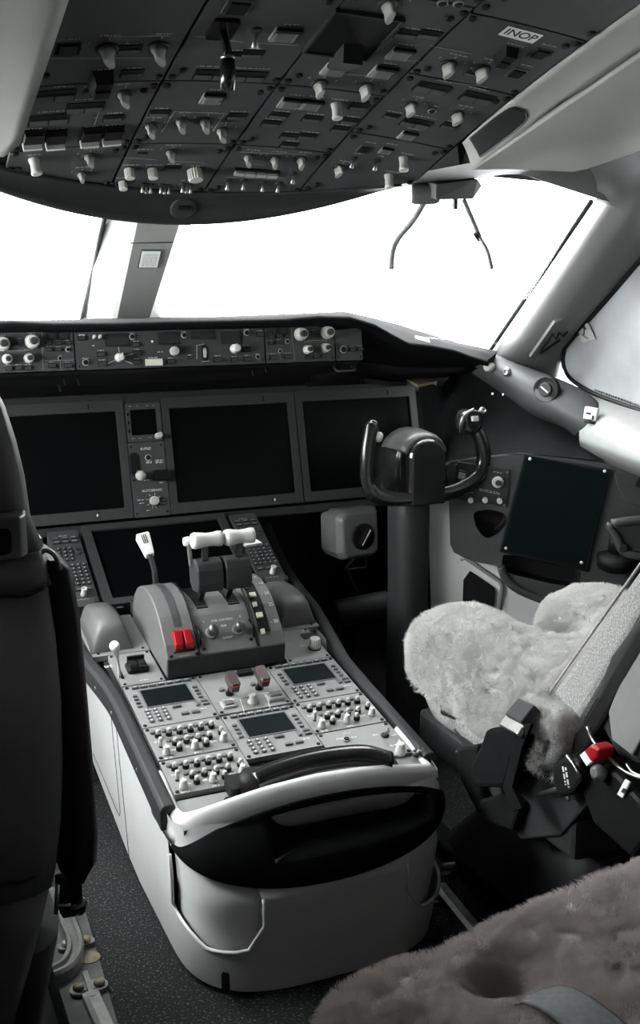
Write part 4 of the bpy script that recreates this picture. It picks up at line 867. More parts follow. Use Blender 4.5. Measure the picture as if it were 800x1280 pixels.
cb = thing('crank_box', 'grey box with a round black crank knob hanging under the instrument panel', 'crank box', (.5, -.1, .42))
Fb = frame((.515, -.105, .478), (1, .15, 0), (.03, .05, 1)); b = MB(); b.loft([[(x*w, y*h, z) for x, y in [(-1, -.7), (-.8, -1), (.8, -1), (1, -.8), (1, 1), (-.7, 1), (-1, .75)]] for z, w, h in ((-.10, .058, .060), (-.02, .062, .064), (0, .052, .056))], 0, False); build('housing', b, 'quad', cb, WM[cb.name].inverted() @ Fb, bevel=.006, seg=3)
b = MB(); b.lathe([(.034, 0), (.034, .004), (.030, .006)], 0, 26); build('crank_recess', b, 'black', cb, WM[cb.name].inverted() @ Fb @ T(.006, -.006, 0)); b = MB(); b.box((0, 0, .012), (.048, .014, .012), 0, RZ(.95)); b.box((.0, 0, .0185), (.045, .003, .001), 1, RZ(.95)); build('crank_knob', b, ['gloss', 'legend'], cb, WM[cb.name].inverted() @ Fb @ T(.004, -.006, .002), bevel=.001)
b = MB(); b.tube([(.50, -.10, .42), (.50, -.05, .38), (.535, -.05, .30)], .004, 0, 8); b.tube([(.58, .0, .56), (.58, .0, .36), (.52, .0, .36)], .005, 0, 8); b.tube([(.52, 0, .44), (.60, 0, .44)], .004, 0, 8); build('bracket', b, 'dark', cb, world=True)
rp_ = thing('rudder_pedal', 'dark rounded rudder pedal in the black footwell under the crank box', 'pedal', (.50, .0, .0))
b = MB(); b.tube([(.455, -.07, .265), (.61, -.07, .275)], [.036, .036], 0, 18); build('foot_bar', b, 'dark', rp_, world=True, bevel=.004)
b = MB(); b.tube([(.53, -.05, .265), (.53, .02, .12), (.53, .05, .004)], .022, 0, 10); build('pedal_arm', b, 'soft', rp_, world=True)

# ================================================================== right side of the cockpit
# console plane with the electronic tablet
P1, P2, P3 = PX(660, 570, .80), PY(757, 590, -.5), PX(632, 683, .76)
FE = frame(P1, P2-P1, P1-P3); nE = FE.col[2].to_3d()
def HE(px, py, d=0): q = FE.inverted() @ PL(px, py, P1+nE*d, nE); return q
co = thing('side_console', 'dark grey console panel wrapping under the right side window', 'console', FE)
def e2(l): return [(HE(*p).x, HE(*p).y) for p in l]
outer_ = e2([(556, 578), (600, 572), (655, 568), (770, 580), (832, 592), (838, 700), (830, 800), (760, 775), (700, 757), (650, 738), (632, 722), (626, 708), (585, 700), (563, 688), (562, 650), (560, 600)])
def roundp(poly, it=2):
    for _ in range(it):
        o = []
        for a, c in zip(poly, poly[1:]+poly[:1]): o += [(a[0]*.8+c[0]*.2, a[1]*.8+c[1]*.2), (a[0]*.2+c[0]*.8, a[1]*.2+c[1]*.8)]
        poly = o
    return poly
def ccw(p): return p if sum(a[0]*c[1]-c[0]*a[1] for a, c in zip(p, p[1:]+p[:1])) > 0 else list(reversed(p))
outer_ = ccw(roundp(outer_, 1)); cup = ccw(roundp(e2([(590, 640), (612, 636), (632, 642), (634, 655), (622, 668), (608, 674), (596, 662)]), 2)); trayp = ccw(roundp(e2([(629, 690), (727, 710), (723, 735), (680, 728), (636, 717), (627, 708)]), 1))
b = MB(); b.plate(outer_, [(cup, .05), (trayp, .05)], .06, 0, 1); build('face', b, ['panel2', 'black'], co, bevel=.004)
b = MB(); lo = e2([(626, 708), (632, 722), (650, 738), (700, 757), (760, 775), (830, 800)]); b.tube([(p.x, p.y, .003) for p in spline([(x, y, 0) for x, y in lo], 4)], .010, 0, 10); build('tray_lip', b, 'panel2', co)
# lower pale box of the console with a dark hatch
b = MB(); lb = ccw(e2([(534, 618), (566, 622), (566, 690), (584, 702), (624, 710), (632, 724), (650, 740), (700, 759), (760, 778), (760, 980), (545, 950)])); b.prism(lb, -.09, -.012, 0); build('lower_box', b, 'body', co)
hb = ccw(roundp(e2([(580, 710), (618, 735), (620, 742), (613, 800), (577, 790)]), 1)); b = MB(); b.prism(hb, -.012, -.006, 0); build('hatch', b, 'black', co); b = MB(); hf = e2([(576, 700), (583, 699), (625, 728), (628, 734), (618, 802)]); b.tube([(x, y, -.008) for x, y in hf], .005, 0, 8); build('hatch_frame', b, 'panel', co)
tb = thing('tablet_screen', 'dark teal upright screen with four white corner screws on the right console', 'screen', FE)
sp4 = e2([(655, 567), (764, 587), (733, 714), (624, 689)]); b = MB(); b.prism(ccw(sp4), .0, .008, 0, inset=.002); build('bezel', b, 'black', tb); sp5 = e2([(658, 570), (760, 589), (730, 710), (628, 686)]); b = MB(); b.prism(ccw(sp5), .008, .0092, 0); build('screen', b, 'glassdark', tb)
for px, py in ((662, 573), (755, 588), (726, 702), (632, 684)): q = HE(px, py); build('corner_screw', MB().lathe([(.0038, 0), (.0036, .002), (.001, .003)], 0, 12), 'paper', tb, T(q.x, q.y, .009))
op = thing('oxygen_panel', 'small black knob panel behind the right horn of the yoke', 'control panel', FE)
b = MB(); b.prism(ccw(e2([(571, 576), (638, 586), (634, 634), (567, 623)])), 0, .006, 0, inset=.002); build('panel_plate', b, 'dark', op)
for px, py, k, s in ((622, 602, 'dual', 1.1), (588, 624, 'round', .8), (606, 624, 'round', .8), (624, 625, 'round', .8), (579, 597, 'round', .6)): q = HE(px, py); put(ME[k].name, ME[k], op, T(q.x, q.y, .006) @ Matrix.Diagonal((s, s, s*.6, 1)))
q = HE(577, 594); build('rocker_switch', MB().box((0, 0, .004), (.016, .014, .006), 0), 'capl', op, T(q.x, q.y, .006), bevel=.001); lg = MB()
for px, py, w, l in ((622, 590, .02, 1), (612, 613, .05, 2), (578, 588, .014, 1), (588, 615, .014, 1), (600, 585, .02, 1)): qq = HE(px, py); legend_bars(lg, qq.x, qq.y, w, .0018, 0, .0064, l)
build('lettering', lg, 'legend2', op)
for px, py in ((570, 580), (634, 590), (630, 631), (570, 620)): q = HE(px, py); build('panel_screw', MB().lathe([(.0032, 0), (.003, .001)], 0, 10), 'screw', op, T(q.x, q.y, .0062))
# tiller
tl_ = thing('tiller', 'dark triangular steering tiller on a round black base beside the teal screen', 'tiller', FE)
q0 = HE(772, 690); Ft = WM[tl_.name] @ T(q0.x, q0.y, 0)
b = MB(); b.lathe([(.050, -.02), (.050, .006), (.044, .012), (.022, .014)], 0, 28); b.lathe([(.022, .012), (.020, .06)], 0, 20); build('base', b, 'black', tl_, WM[tl_.name].inverted() @ align(PL(772, 694, P1, nE), (-.25, -.25, 1)))
b = MB(); tri = [(x, y, .045) for x, y in e2([(760, 649), (800, 645), (846, 655), (822, 688), (779, 686), (768, 668)])]; tr3 = spline(tri+[tri[0], tri[1]], 5)[:31]; b.tube(tr3, .010, 0, 12); build('grip', b, 'panel2', tl_)
b = MB(); b.prism(ccw(roundp(e2([(766, 654), (800, 650), (838, 660), (815, 684), (780, 682), (771, 668)]), 1)), .037, .046, 0); build('web', b, 'dark', tl_); q = HE(774, 679); build('hub_button', MB().lathe([(.013, 0), (.012, .006), (.008, .008)], 0, 18), 'dark', tl_, T(q.x, q.y, .047)); q = HE(765, 694); build('set_screw', MB().lathe([(.003, 0), (.003, .004), (.001, .005)], 0, 10), 'paper', tl_, T(q.x, q.y, .02))
vt = e2([(766, 585), (840, 596), (838, 635), (785, 632), (772, 610)]); b = MB(); b.prism(ccw(roundp(vt, 1)), -.0, .006, 0, inset=.003); build('door', b, 'panel2', co)
q = HE(801, 600); build('door_pull', MB().prism(rrect(.016, .036, .007, 4), 0, .003, 0), 'black', co, T(q.x, q.y, .006) @ RZ(-.3))
# nose corner panel with lamps and the round air vent
nN = V((-.87, -.49, .08)).normalized(); P0N = V((.90, -.32, .86))
def PN(px, py, d=0): return PL(px, py, P0N+nN*d, nN)
for_top = [PN(*q, -.02) for q in [(572, 432), (600, 440), (630, 450), (660, 463), (690, 474), (715, 484), (735, 496), (752, 512)]]; mid_ = [PN(*q, .012) for q in [(572, 440), (598, 450), (626, 464), (654, 480), (680, 496), (702, 508), (720, 518), (738, 530)]]
bot_ = [PN(*q, -.005) for q in [(572, 452), (592, 466), (616, 482), (640, 498), (662, 516), (685, 526), (705, 530), (722, 545)]]
# build the corner panel as one loft of three soft edges
cp = thing('corner_lamp_panel', 'grey corner panel with a round air vent and lamp knobs below the right window post', 'corner panel', P0N)
b = MB(); rows_ = []
for a, m_, c in zip(for_top, mid_, bot_): rows_.append(spline([a+V((.02, .03, .0)), a, m_, c, c+V((.03, .03, -.005))], 4))
b.grid(lambda s, t: (lambda i, j: rows_[i][j])(int(round(s*(len(rows_)-1))), int(round(t*(len(rows_[0])-1)))), len(rows_)-1, len(rows_[0])-1, 0, True, .004); build('panel', b, 'panel2', cp, world=True, sub=1)
def onN(px, py, d=.012): return align(PN(px, py, d), nN)
Xi = WM[cp.name].inverted()
b = MB(); b.lathe([(.034, -.006), (.034, .003), (.030, .006), (.026, .003), (.018, .003)], 0, 32); b.lathe([(.0165, 0), (.0165, .007), (.015, .009)], 1, 26); build('vent_ring', b, ['black', 'ink'], cp, Xi @ onN(683, 487, .010))
b = MB(); b.box((0, 0, .011), (.024, .003, .003), 0, RZ(-.6)); build('vent_vane', b, 'knob', cp, Xi @ onN(683, 487, .010))
b = MB(); b.lathe([(.006, 0), (.006, .008), (.003, .012)], 0, 14); build('small_knob', b, 'black', cp, Xi @ onN(600, 451)); b = MB(); b.lathe([(.011, -.004), (.010, .008), (.011, .020), (.009, .023)], 0, 20); build('round_knob', b, 'white', cp, Xi @ onN(614, 459)); b = MB(); b.lathe([(.012, 0), (.012, .003), (.008, .005), (.008, .009), (.005, .009), (.005, .004)], 0, 20); build('jack_ring', b, 'alu', cp, Xi @ onN(634, 465))
for px, py in ((616, 492), (629, 493)): build('screw_head', MB().lathe([(.003, 0), (.003, .002)], 0, 8), 'alu', cp, Xi @ align(PL(px, py, (.80, -.2, .84), nN), nN))
# grey end of the corner panel and the chrome latch
b = MB(); p = PN(736, 512, .012); Fl_ = frame(PN(739, 517, .02), (.45, -.8, -.1), (0, .1, 1)); lt = thing('ashtray_latch', 'small white hinged latch at the end of the grey corner panel', 'latch', Fl_)
b.box((0, 0, 0), (.034, .030, .012), 0); build('body', b, 'white', lt, bevel=.003); b = MB(); b.tube([(-.012, -.02, .004), (.014, -.02, .004)], .003, 0, 8); b.box((-.004, 0, .0065), (.012, .004, .002), 0); b.box((.008, -.008, .0065), (.004, .010, .002), 0); build('hinge', b, 'black', lt)
# tan tab on the panel beside the right screen
tt = thing('chart_clip', 'little tan tab sticking out beside the upper corner of the rightmost screen', 'clip', PY(528, 477, -.15)); b = MB(); pp4 = [PZ(*q, .862) for q in [(508, 473), (535, 471), (546, 476), (522, 481)]]; b.loft([[p-V((0, 0, .006)) for p in reversed(pp4)], [p for p in reversed(pp4)]], 0, False); build('tab', b, 'tan', tt, world=True); b = MB(); b.box((.60, -.07, .857), (.05, .14, .01), 0); build('arm', b, 'soft', tt, world=True)
# ================================================================== cabin shell (the setting)
def S(v, s): return V((v[0]*s, v[1], v[2]))
WT = lambda x: V((x, -.03-.74*abs(x), 1.25+.1*min(abs(x), .55)+.012*max(0, min(1, (abs(x)-.55)/.1))-.42*max(0, abs(x)-.68)))      # windshield top line
WB = lambda x: V((x, .29-.64*abs(x), 1.018-.093*abs(x)))      # windshield base line
nW = V((.74, 1, 0))
def PW(px, py): return PL(px, py, (0, -.03, 1.25), nW)
b = MB(); b.box((0, -1.35, -.02), (2.5, 4.1, .04), 0); struct('floor', b, 'carpet')
b = MB(); b.box((0, .62, .44), (2.5, .04, .88), 0); struct('wall_front', b, 'black')
b = MB(); b.box((0, -3.36, .85), (2.5, .04, 1.7), 0); struct('wall_back', b, 'hood')
b = MB(); b.box((0, -1.86, 1.70), (2.5, 3.04, .03), 0); struct('ceiling', b, 'hood')
b = MB(); xs_ = [-1.2, -.9, -.75, -.6, -.4, -.2, 0, .2, .4, .6, .75, .9, 1.2]; b.loft([[WT(x)+V((0, .055, .015)) for x in xs_], [V((x, -.33, 1.70)) for x in xs_]], 0, False, (False, False), closed=False); struct('ceiling', b, 'hood')
post_rows = [[(614, 441, .90), (628, 447, .868), (648, 455, .885), (672, 465, .93), (692, 472, .97), (701, 468, 1.0)],
             [(631, 416, .895), (645, 422, .862), (663, 430, .878), (682, 437, .92), (700, 438, .97), (709, 432, 1.0)],
             [(743, 252, .87), (755, 256, .832), (771, 262, .840), (790, 275, .86), (806, 296, .92), (813, 312, .95)]]
prow = [[PX(*p) for p in r] for r in post_rows]; prow.append([b_+(b_-a)*.3 for a, b_ in zip(prow[1], prow[2])])
for s, nm in ((1, 'right'), (-1, 'left')):
    R_ = [[S(p, s) for p in spline(r, 3)] for r in prow]
    b = MB(); b.grid(lambda i, j, R_=R_: R_[int(round(i*3))][int(round(j*(len(R_[0])-1)))], 3, len(R_[0])-1, 0, True, .02 if s < 0 else -.02)
    struct('trim_1' if s > 0 else 'trim_2', b, 'post', label='%s windshield post trim' % nm)
    b = MB(); e_ = [S(p+V((-.006, .012, 0)), s) for p in (prow[0][0], prow[1][0], prow[2][0])]; b.tube([p+V((-.012*s, -.026, 0)) for p in e_], .0055, 0, 8); struct('trim_3' if s > 0 else 'trim_4', b, 'dark', label='%s windshield edge seal' % nm)
    b = MB(); q_ = [WB(.045*s), WB(.84*s), WT(.82*s)+V((0, 0, .03)), WT(.045*s)+V((0, 0, .05))]; q_ = [p+V((0, .03, .01)) for p in q_]; o_ = [p+V((0, .012, .004)) for p in q_]
    b.loft([q_, o_], 0, False); struct('window_1' if s > 0 else 'window_2', b, 'glass', label='%s windshield pane' % nm)
    # ceiling lining: bright strip beside the overhead panel and the vaulted main panel
    def edge_in(u): return .398+.055*min(1, u*6), ohz(.378, -.80-1.1*u)-.014-.032*max(0, 1-u*6)
    def lin(t, u, s=s):      # t along x, u along y (front to back)
        xi, zi = edge_in(u); xs = (xi, xi+.008, .50, .56, .62, .70, .78, .86, .96, 1.06); k = t*(len(xs)-1); i = min(int(k), len(xs)-2); x = xs[i]+(xs[i+1]-xs[i])*(k-i)
        y0 = -.80-.03*min(1, (x-.396)/.06)+.04*max(0, (x-.68)/.2); y = y0-1.1*u
        z = zi-.012*min(1, max(0, (x-xi)/.05))*(1 if u > .1 else u*10)+max(0, x-.60)*(.30+.1*u)-max(0, x-.88)*.9
        return V((s*x, y, z))
    if s < 0:
        E0, E1 = PX(20, 172, -.380), PX(72, -12, -.380)
        def lin_l(t, u):
            e = E0.lerp(E0+(E1-E0)*1.5, u); k = min(1, t/.06); return V((e.x-.70*t, e.y-.06*(1-math.sqrt(max(0, 1-(1-k)**2)))*(1-u)+.0*t, e.z-.012*math.sin(min(1, t/.03)*pi/2)+.02*t))
        b = MB(); b.grid(lin_l, 40, 12, 0, True, .02); struct('ceiling', b, 'lining'); lin0 = lin; lin = lambda t, u: lin0(t, u)+V((0, .03, .035))
    b = MB(); b.grid(lin, 18, 10, 0, True, .012); struct('ceiling', b, 'lining')
    b = MB(); fr = [lin(i/18, 0) for i in range(19)]
    topw = [WT(s*(.36+.47*i/18))+V((0, -.0, 0)) for i in range(19)]
    rows2 = [[a+V((0, .003, .012)), a.lerp(c, .5)+V((0, 0, .012)), c, c+V((0, .05, .012))] for a, c in zip(fr, topw)]
    b.grid(lambda i, j, r=rows2: r[int(round(i*18))][int(round(j*3))], 18, 3, 0, True); struct('trim_5' if s > 0 else 'trim_6', b, 'hood', label='%s windshield header trim' % nm)
    b = MB(); e_t = spline([lin(.45+.55*i/8, 0)+V((0, .003, .006)) for i in range(9)], 3); e_b = spline([S(p, s)+V((0, -.004, .002)) for p in prow[2]], 4)
    b.grid(lambda i, j, e_t=e_t, e_b=e_b: (lambda a, c: a.lerp(c, j)+V((0, -.015*sin(pi*j), 0)))(inter(e_t, i), inter(e_b, i)), 20, 6, 0, True); struct('trim_11' if s > 0 else 'trim_12', b, 'hood', label='%s window post cap' % nm)
    # side wall, ledge, window surround
    def wallpt(y, z):
        if z < .80: return V((s*(1.16-.0*z), y, z))
        return V((s*(1.04-.16*(z-.80)), y, z))
    b = MB(); b.loft([[V((s*x, y, z)) for x, y, z in ((1.0, .64, 0), (.90, .10, 0), (.98, .02, 0), (1.10, -.22, 0), (1.17, -.5, 0), (1.17, -3.35, 0))], [V((s*x, y, z)) for x, y, z in ((1.0, .64, .84), (.88, .10, .84), (.94, -.02, .84), (1.05, -.24, .82), (1.10, -.5, .80), (1.10, -3.35, .80))]], 0, False, (False, False), closed=False); struct('wall_right' if s > 0 else 'wall_left', b, 'dark')
    ot = [PX(*q, 1.0) for q in [(722, 482), (742, 494), (770, 505), (800, 514)]]; ot += [V((1.02, -1.0, .79)), V((1.02, -2.0, .78)), V((1.02, -3.3, .78))]
    inn = [PX(*q, x) for q, x in [((724, 546), .93), ((745, 554), .92), ((770, 563), .91), ((800, 575), .90)]]; inn += [V((.90, -1.0, .745)), V((.90, -2.0, .74)), V((.90, -3.3, .74))]
    b = MB(); rws = [[S(a+V((.10, .03, .006)), s), S(a, s), S(a.lerp(c, .5)+V((0, 0, .008)), s), S(c, s), S(c+V((.004, .004, -.014)), s), S(c+V((.05, .05, -.05)), s), S(c+V((.22, .12, -.06)), s)] for a, c in zip(ot, inn)]
    b.grid(lambda i, j, r=rws: r[int(round(i*6))][int(round(j*6))], 6, 6, 0, True); struct('trim_7' if s > 0 else 'trim_8', b, 'panel', label='%s window ledge' % nm)
    # upper wall above the side window and behind it
    b = MB(); yw_ = -1.35 if s > 0 else -1.04  # unseen left wall starts farther forward, shaped to keep window light off the pedestal's aft face
    top_ = [(-.60, 1.17), (yw_, 1.20), (yw_-.01, .80), (-3.33, .80), (-3.33, 1.70), (-.22, 1.70), (-.40, 1.36), (-.60, 1.30)]
    b.prism([(y, z) for y, z in top_], 0, .02, 0, Matrix(((0, 0, s, s*1.0), (1, 0, 0, 0), (0, 1, 0, 0), (0, 0, 0, 1)))); struct('wall_right' if s > 0 else 'wall_left', b, 'hood')
    # strip and its grab pocket
    st_ = thing('ceiling_trim', 'pale grey ceiling strip with a dark scooped pocket along the %s edge of the overhead panel' % nm if s > 0 else 'pale grey rounded ceiling trim at the upper left, overlapping the overhead panel edge', 'ceiling trim', (s*.42, -1.1, 1.40), 'ceiling trims')
    if s < 0: b = MB(); b.tube([E0+V((.001, 0, -.002)), E1+V((.001, 0, -.002))], .0035, 0, 8); build('strip', b, 'lining2', st_, world=True); continue
    b = MB()
    def strip(t, u, s=s):
        xo, zo = edge_in(u); y = -.80-1.1*u; xi, zi = .377, ohz(.377, y)-.002
        return V((s*(xi+(xo-xi)*t), y-.0*t, zi+(zo-zi)*t+.004*sin(pi*t)))
    b.grid(strip, 6, 24, 0, True, .01); build('strip', b, 'lining2', st_, world=True)
    if s > 0:
        def pkt_(i, j): k = .30*(1-math.sqrt(max(0, 1-i**6))); t = .02+k*.6+(.80-k*1.6)*j; return V(strip(t, .02+.11*i))+V((0, 0, -.0025+.0015*abs(2*j-1)))
        b = MB(); b.grid(pkt_, 20, 8, 0, True, .001); build('scooped_pocket', b, 'dark', st_, world=True)
        pk2 = [pkt_(i/8, 1) for i in range(9)]
        b = MB(); b.tube([p for p in spline(pk2, 3)], .0016, 0, 8); build('pocket_lip', b, 'seat2', st_, world=True)
# dark brow between the corner panel, the ledge and the console
b = MB(); tl2 = [PY(522, 476, -.12), PY(535, 479, -.14), PY(555, 484, -.16)]+bot_+[PX(745, 556, .93), PX(770, 565, .92), PX(800, 577, .91), PX(840, 592, .90)]
bl2 = [PY(535, 575, .0), PY(542, 580, -.05), PY(552, 580, -.12)]+[FE @ (HE(*q)-V((0, 0, .004))) for q in [(558, 577), (575, 575), (590, 572), (610, 570), (630, 568), (650, 566), (680, 569), (720, 573), (750, 576), (770, 578), (800, 584), (840, 592)]]
m_ = min(len(tl2), len(bl2)); b.grid(lambda i, j: (lambda a, c: a.lerp(c, j)+V((.35, .6, 0)).normalized()*.05*sin(pi*j))(inter(tl2, i), inter(bl2, i)), 30, 8, 0, True); struct('trim_9', b, 'soft', label='dark brow under the right window ledge')
b = MB(); fe = [c+V((0, .015, -.02)) for a, c in SX]; b.grid(lambda i, j: (lambda p: p.lerp(V((p.x*1.35, .60, .80)), j))(inter(fe, i)), 24, 2, 0, True); struct('trim_13', b, 'black', label='unseen cowl added ahead of the glareshield to stop light leaks')  # unseen sheet added to keep daylight out of the footwell
# footwell risers
b = MB(); b.box((-.49, -.10, .13), (.44, .26, .26), 0); struct('trim_10', b, 'panel', label='grey footwell riser')
# centre window post
cpst = thing('center_post', 'grey centre window post with a white card between the two windshields', 'window post', (0, .1, 1.1))
def cpost(t, u):   # t across, u up
    a = [PY(103, 400, .335), PY(104, 400, .33), PY(140, 400, .20), PY(146, 400, .19), PY(186, 400, .19), PY(200, 400, .30)][int(round(t*5))]
    c = [PY(131, 268, .005), PY(132, 268, .0), PY(168, 268, -.07), PY(174, 268, -.08), PY(228, 268, -.08), PY(242, 268, .02)][int(round(t*5))]
    return a.lerp(c, u*1.12-.06)
b = MB(); b.grid(cpost, 5, 8, 0, False, .012); build('post', b, 'cpost', cpst, world=True)
b = MB(); b.tube([PY(102, 398, .32), PY(117, 335, .17), PY(124, 300, .07), PY(132, 266, -.02)], .006, 0, 8); build('edge_seal', b, 'dark', cpst, world=True)
def cph(px, py, d=0):
    o = cpost(.6, 0); n_ = (cpost(.8, 0)-o).cross(cpost(.6, 1)-o).normalized(); n_ = n_ if n_.y < 0 else -n_; return PL(px, py, o+n_*d, n_)
Fcd = frame(cph(187, 323, .001), cph(200, 323)-cph(174, 323), cph(193, 309)-cph(181, 337)); b = MB(); b.prism(rrect(.052, .060, .004, 3), 0, .003, 0); b.prism(rrect(.043, .053, .001, 2), .003, .004, 1); build('card_holder', b, ['seat2', 'paper'], cpst, WM[cpst.name].inverted() @ Fcd); b = MB()
for k in range(9): legend_bars(b, 0, .018-k*.0046, .034, .0014, 0, .0042)
build('card_print', b, 'legend2', cpst, WM[cpst.name].inverted() @ Fcd)
b = MB(); b.tube([cph(163, 304, .001), cph(216, 303, .001)], .0014, 0, 6); build('seam', b, 'dark', cpst, world=True)
# right side window with its sunshade
nS = V((-1, 0, -.16)).normalized(); PS0 = V((1.0, -.4, .85))
def PSH(px, py, d=0): return PL(px, py, PS0+nS*d, nS)
outl_ = [PSH(*q) for q in [(816, 308), (762, 371), (712, 428), (706, 440), (705, 455), (711, 470), (724, 481), (742, 491), (770, 502), (802, 513)]]
outl_ = spline(outl_, 3)+[V((1.003, -.9, .80)), V((1.003, -1.33, .80)), V((.945, -1.33, 1.18)), V((.945, -.75, 1.17))]
shd = thing('sunshade', 'pale grey cloth sunshade filling the right side window', 'sunshade', PS0); Fsh = frame(PS0, (0, -1, 0), (-.16, 0, 1)); Xs = Fsh.inverted(); poly_s = ccw([((Xs @ p).x, (Xs @ p).y) for p in outl_])
b = MB(); b.prism(poly_s, -.004, 0, 0); build('cloth', b, 'shade', shd, WM[shd.name].inverted() @ Fsh)
b = MB(); b.tube([Fsh @ V((x, y, .002)) for x, y in poly_s+[poly_s[0]]], .0055, 0, 8); build('edge_binding', b, 'black', shd, world=True)
ps = PSH(731, 416, .005); Fst = frame(ps, PSH(730, 421, .003)-PSH(716, 415, .003), PSH(722, 410, .003)-PSH(724, 426, .003)); b = MB(); Fst = Fst @ Matrix.Diagonal((1.7, 1.15, 1, 1)); b.prism([(-.024, .003), (-.004, -.023), (.024, -.003), (.006, .024)], 0, .0008, 0); build('sticker', b, 'capl', shd, WM[shd.name].inverted() @ Fst)
b = MB(); b.box((-.001, .002, .001), (.0025, .014, .0005), 0); b.prism([(-.006, .008), (.004, .008), (-.001, .016)], .0008, .0014, 0); b.prism([(-.018, -.008), (-.011, -.012), (-.011, -.004)], .0008, .0014, 0); build('arrow', b, 'ink', shd, WM[shd.name].inverted() @ Fst); text('FWD', .008, shd, WM[shd.name].inverted() @ Fst @ T(.003, -.0085, .001) @ RZ(-.15), 'ink')
lg = MB(); rnd_ = random.Random(3); lpts = [PSH(*q, .003) for q in [(745, 488), (770, 497), (800, 507)]]
Flg = frame(lpts[0], lpts[1]-lpts[0], (0, 0, 1)); legend_bars(lg, .075, 0, .16, .005, 0, .0006, 1, rnd_); build('hem_print', lg, 'ink', shd, WM[shd.name].inverted() @ Flg)
for s in (1, -1):
    b = MB(); Fg_ = Fsh if s > 0 else Matrix.Diagonal((-1, 1, 1, 1)) @ Fsh; b.prism(poly_s, -.034, -.028, 0, Fg_); struct('window_3' if s > 0 else 'window_4', b, 'glass', label='%s side window pane' % ('right' if s > 0 else 'left'))
b = MB(); p4 = [PX(*q, 1.0) for q in [(682, 464), (700, 437), (711, 474)]]; 
gp_ = thing('post_grip', 'raised grip plate on the dark right window post', 'grip plate', PX(690, 420, .93)); nP = (prow[1][3]-prow[2][3]).cross(prow[1][5]-prow[1][2]).normalized(); nP = nP if nP.y < 0 else -nP
def PPo(px, py, d=0): return PL(px, py, prow[1][3]+nP*d, nP)
Fpg = frame(PPo(692, 424, .004), PPo(700, 415, .004)-PPo(688, 430, .004), PPo(680, 415, .004)-PPo(700, 430, .004)); Xpg = Fpg.inverted(); pg = ccw([((Xpg @ PPo(*q, .004)).x, (Xpg @ PPo(*q, .004)).y) for q in [(663, 448), (694, 404), (722, 393), (716, 408), (690, 436), (672, 452)]]); b = MB(); b.prism(pg, -.01, -.0022, 0); build('plate', b, 'post', gp_, WM[gp_.name].inverted() @ Fpg)
b = MB(); b.tube([PPo(*q, .004) for q in [(676, 440), (688, 424), (690, 418), (695, 424), (699, 416), (704, 421), (709, 415)]], .0022, 0, 6); build('groove', b, 'black', gp_, world=True)
b = MB(); b.tube([PPo(*q, .004) for q in [(676, 442), (700, 425)]], .003, 0, 6); build('slot', b, 'black', gp_, world=True)
# head-up display bracket with two arms
hu = thing('overhead_display_bracket', 'grey overhead bracket with two thin hanging arms in front of the right windshield', 'bracket', PX(560, 235, .55))
b = MB(); p = [PX(*q, x) for q, x in (((523, 226), .47), ((600, 224), .62))]; c_ = PX(562, 236, .55)
b.lathe([(.020, -.03), (.022, -.02), (.022, .02), (.018, .03)], 0, 18, align(PX(532, 242, .50), (.9, -.4, 0))); b.loft([[PX(*q, x)+V((0, k*.05, k*.012)) for q, x in (((545, 250), .50), ((592, 249), .60), ((603, 232), .62), ((598, 224), .60), ((545, 230), .50))] for k in (0, 1)], 0, False); build('housing', b, 'hood', hu, world=True, bevel=.003)
b = MB(); ar = [PX(*q, x) for q, x in (((531, 252), .50), ((517, 275), .485), ((498, 298), .465), ((491, 315), .455), ((489, 336), .45))]; b.tube(spline(ar, 5), .0085, 0, 10, flat=.7); build('arm', b, 'panel', hu, world=True)
b = MB(); ar = [PX(*q, x) for q, x in (((580, 250), .58), ((592, 278), .59), ((600, 297), .60), ((609, 313), .605), ((615, 336), .61))]; b.tube(spline(ar, 5), [.0065]*10+[.0052]*11, 0, 10, flat=.7); build('arm', b, 'panel', hu, world=True)
b = MB(); b.tube([PX(593, 292, .585), PX(599, 300, .60)], .004, 0, 8); b.box(tuple(PX(569, 255, .56)), (.008, .008, .022), 0); build('pin', b, 'dark', hu, world=True)
b = MB(); b.lathe([(.006, 0), (.006, .006)], 0, 12, align(PX(574, 222, .58), (-.4, -.9, 0))); b.lathe([(.006, 0), (.006, .006)], 0, 12, align(PX(560, 235, .55), (-.4, -.9, 0))); build('bolt_head', b, 'alu', hu, world=True)

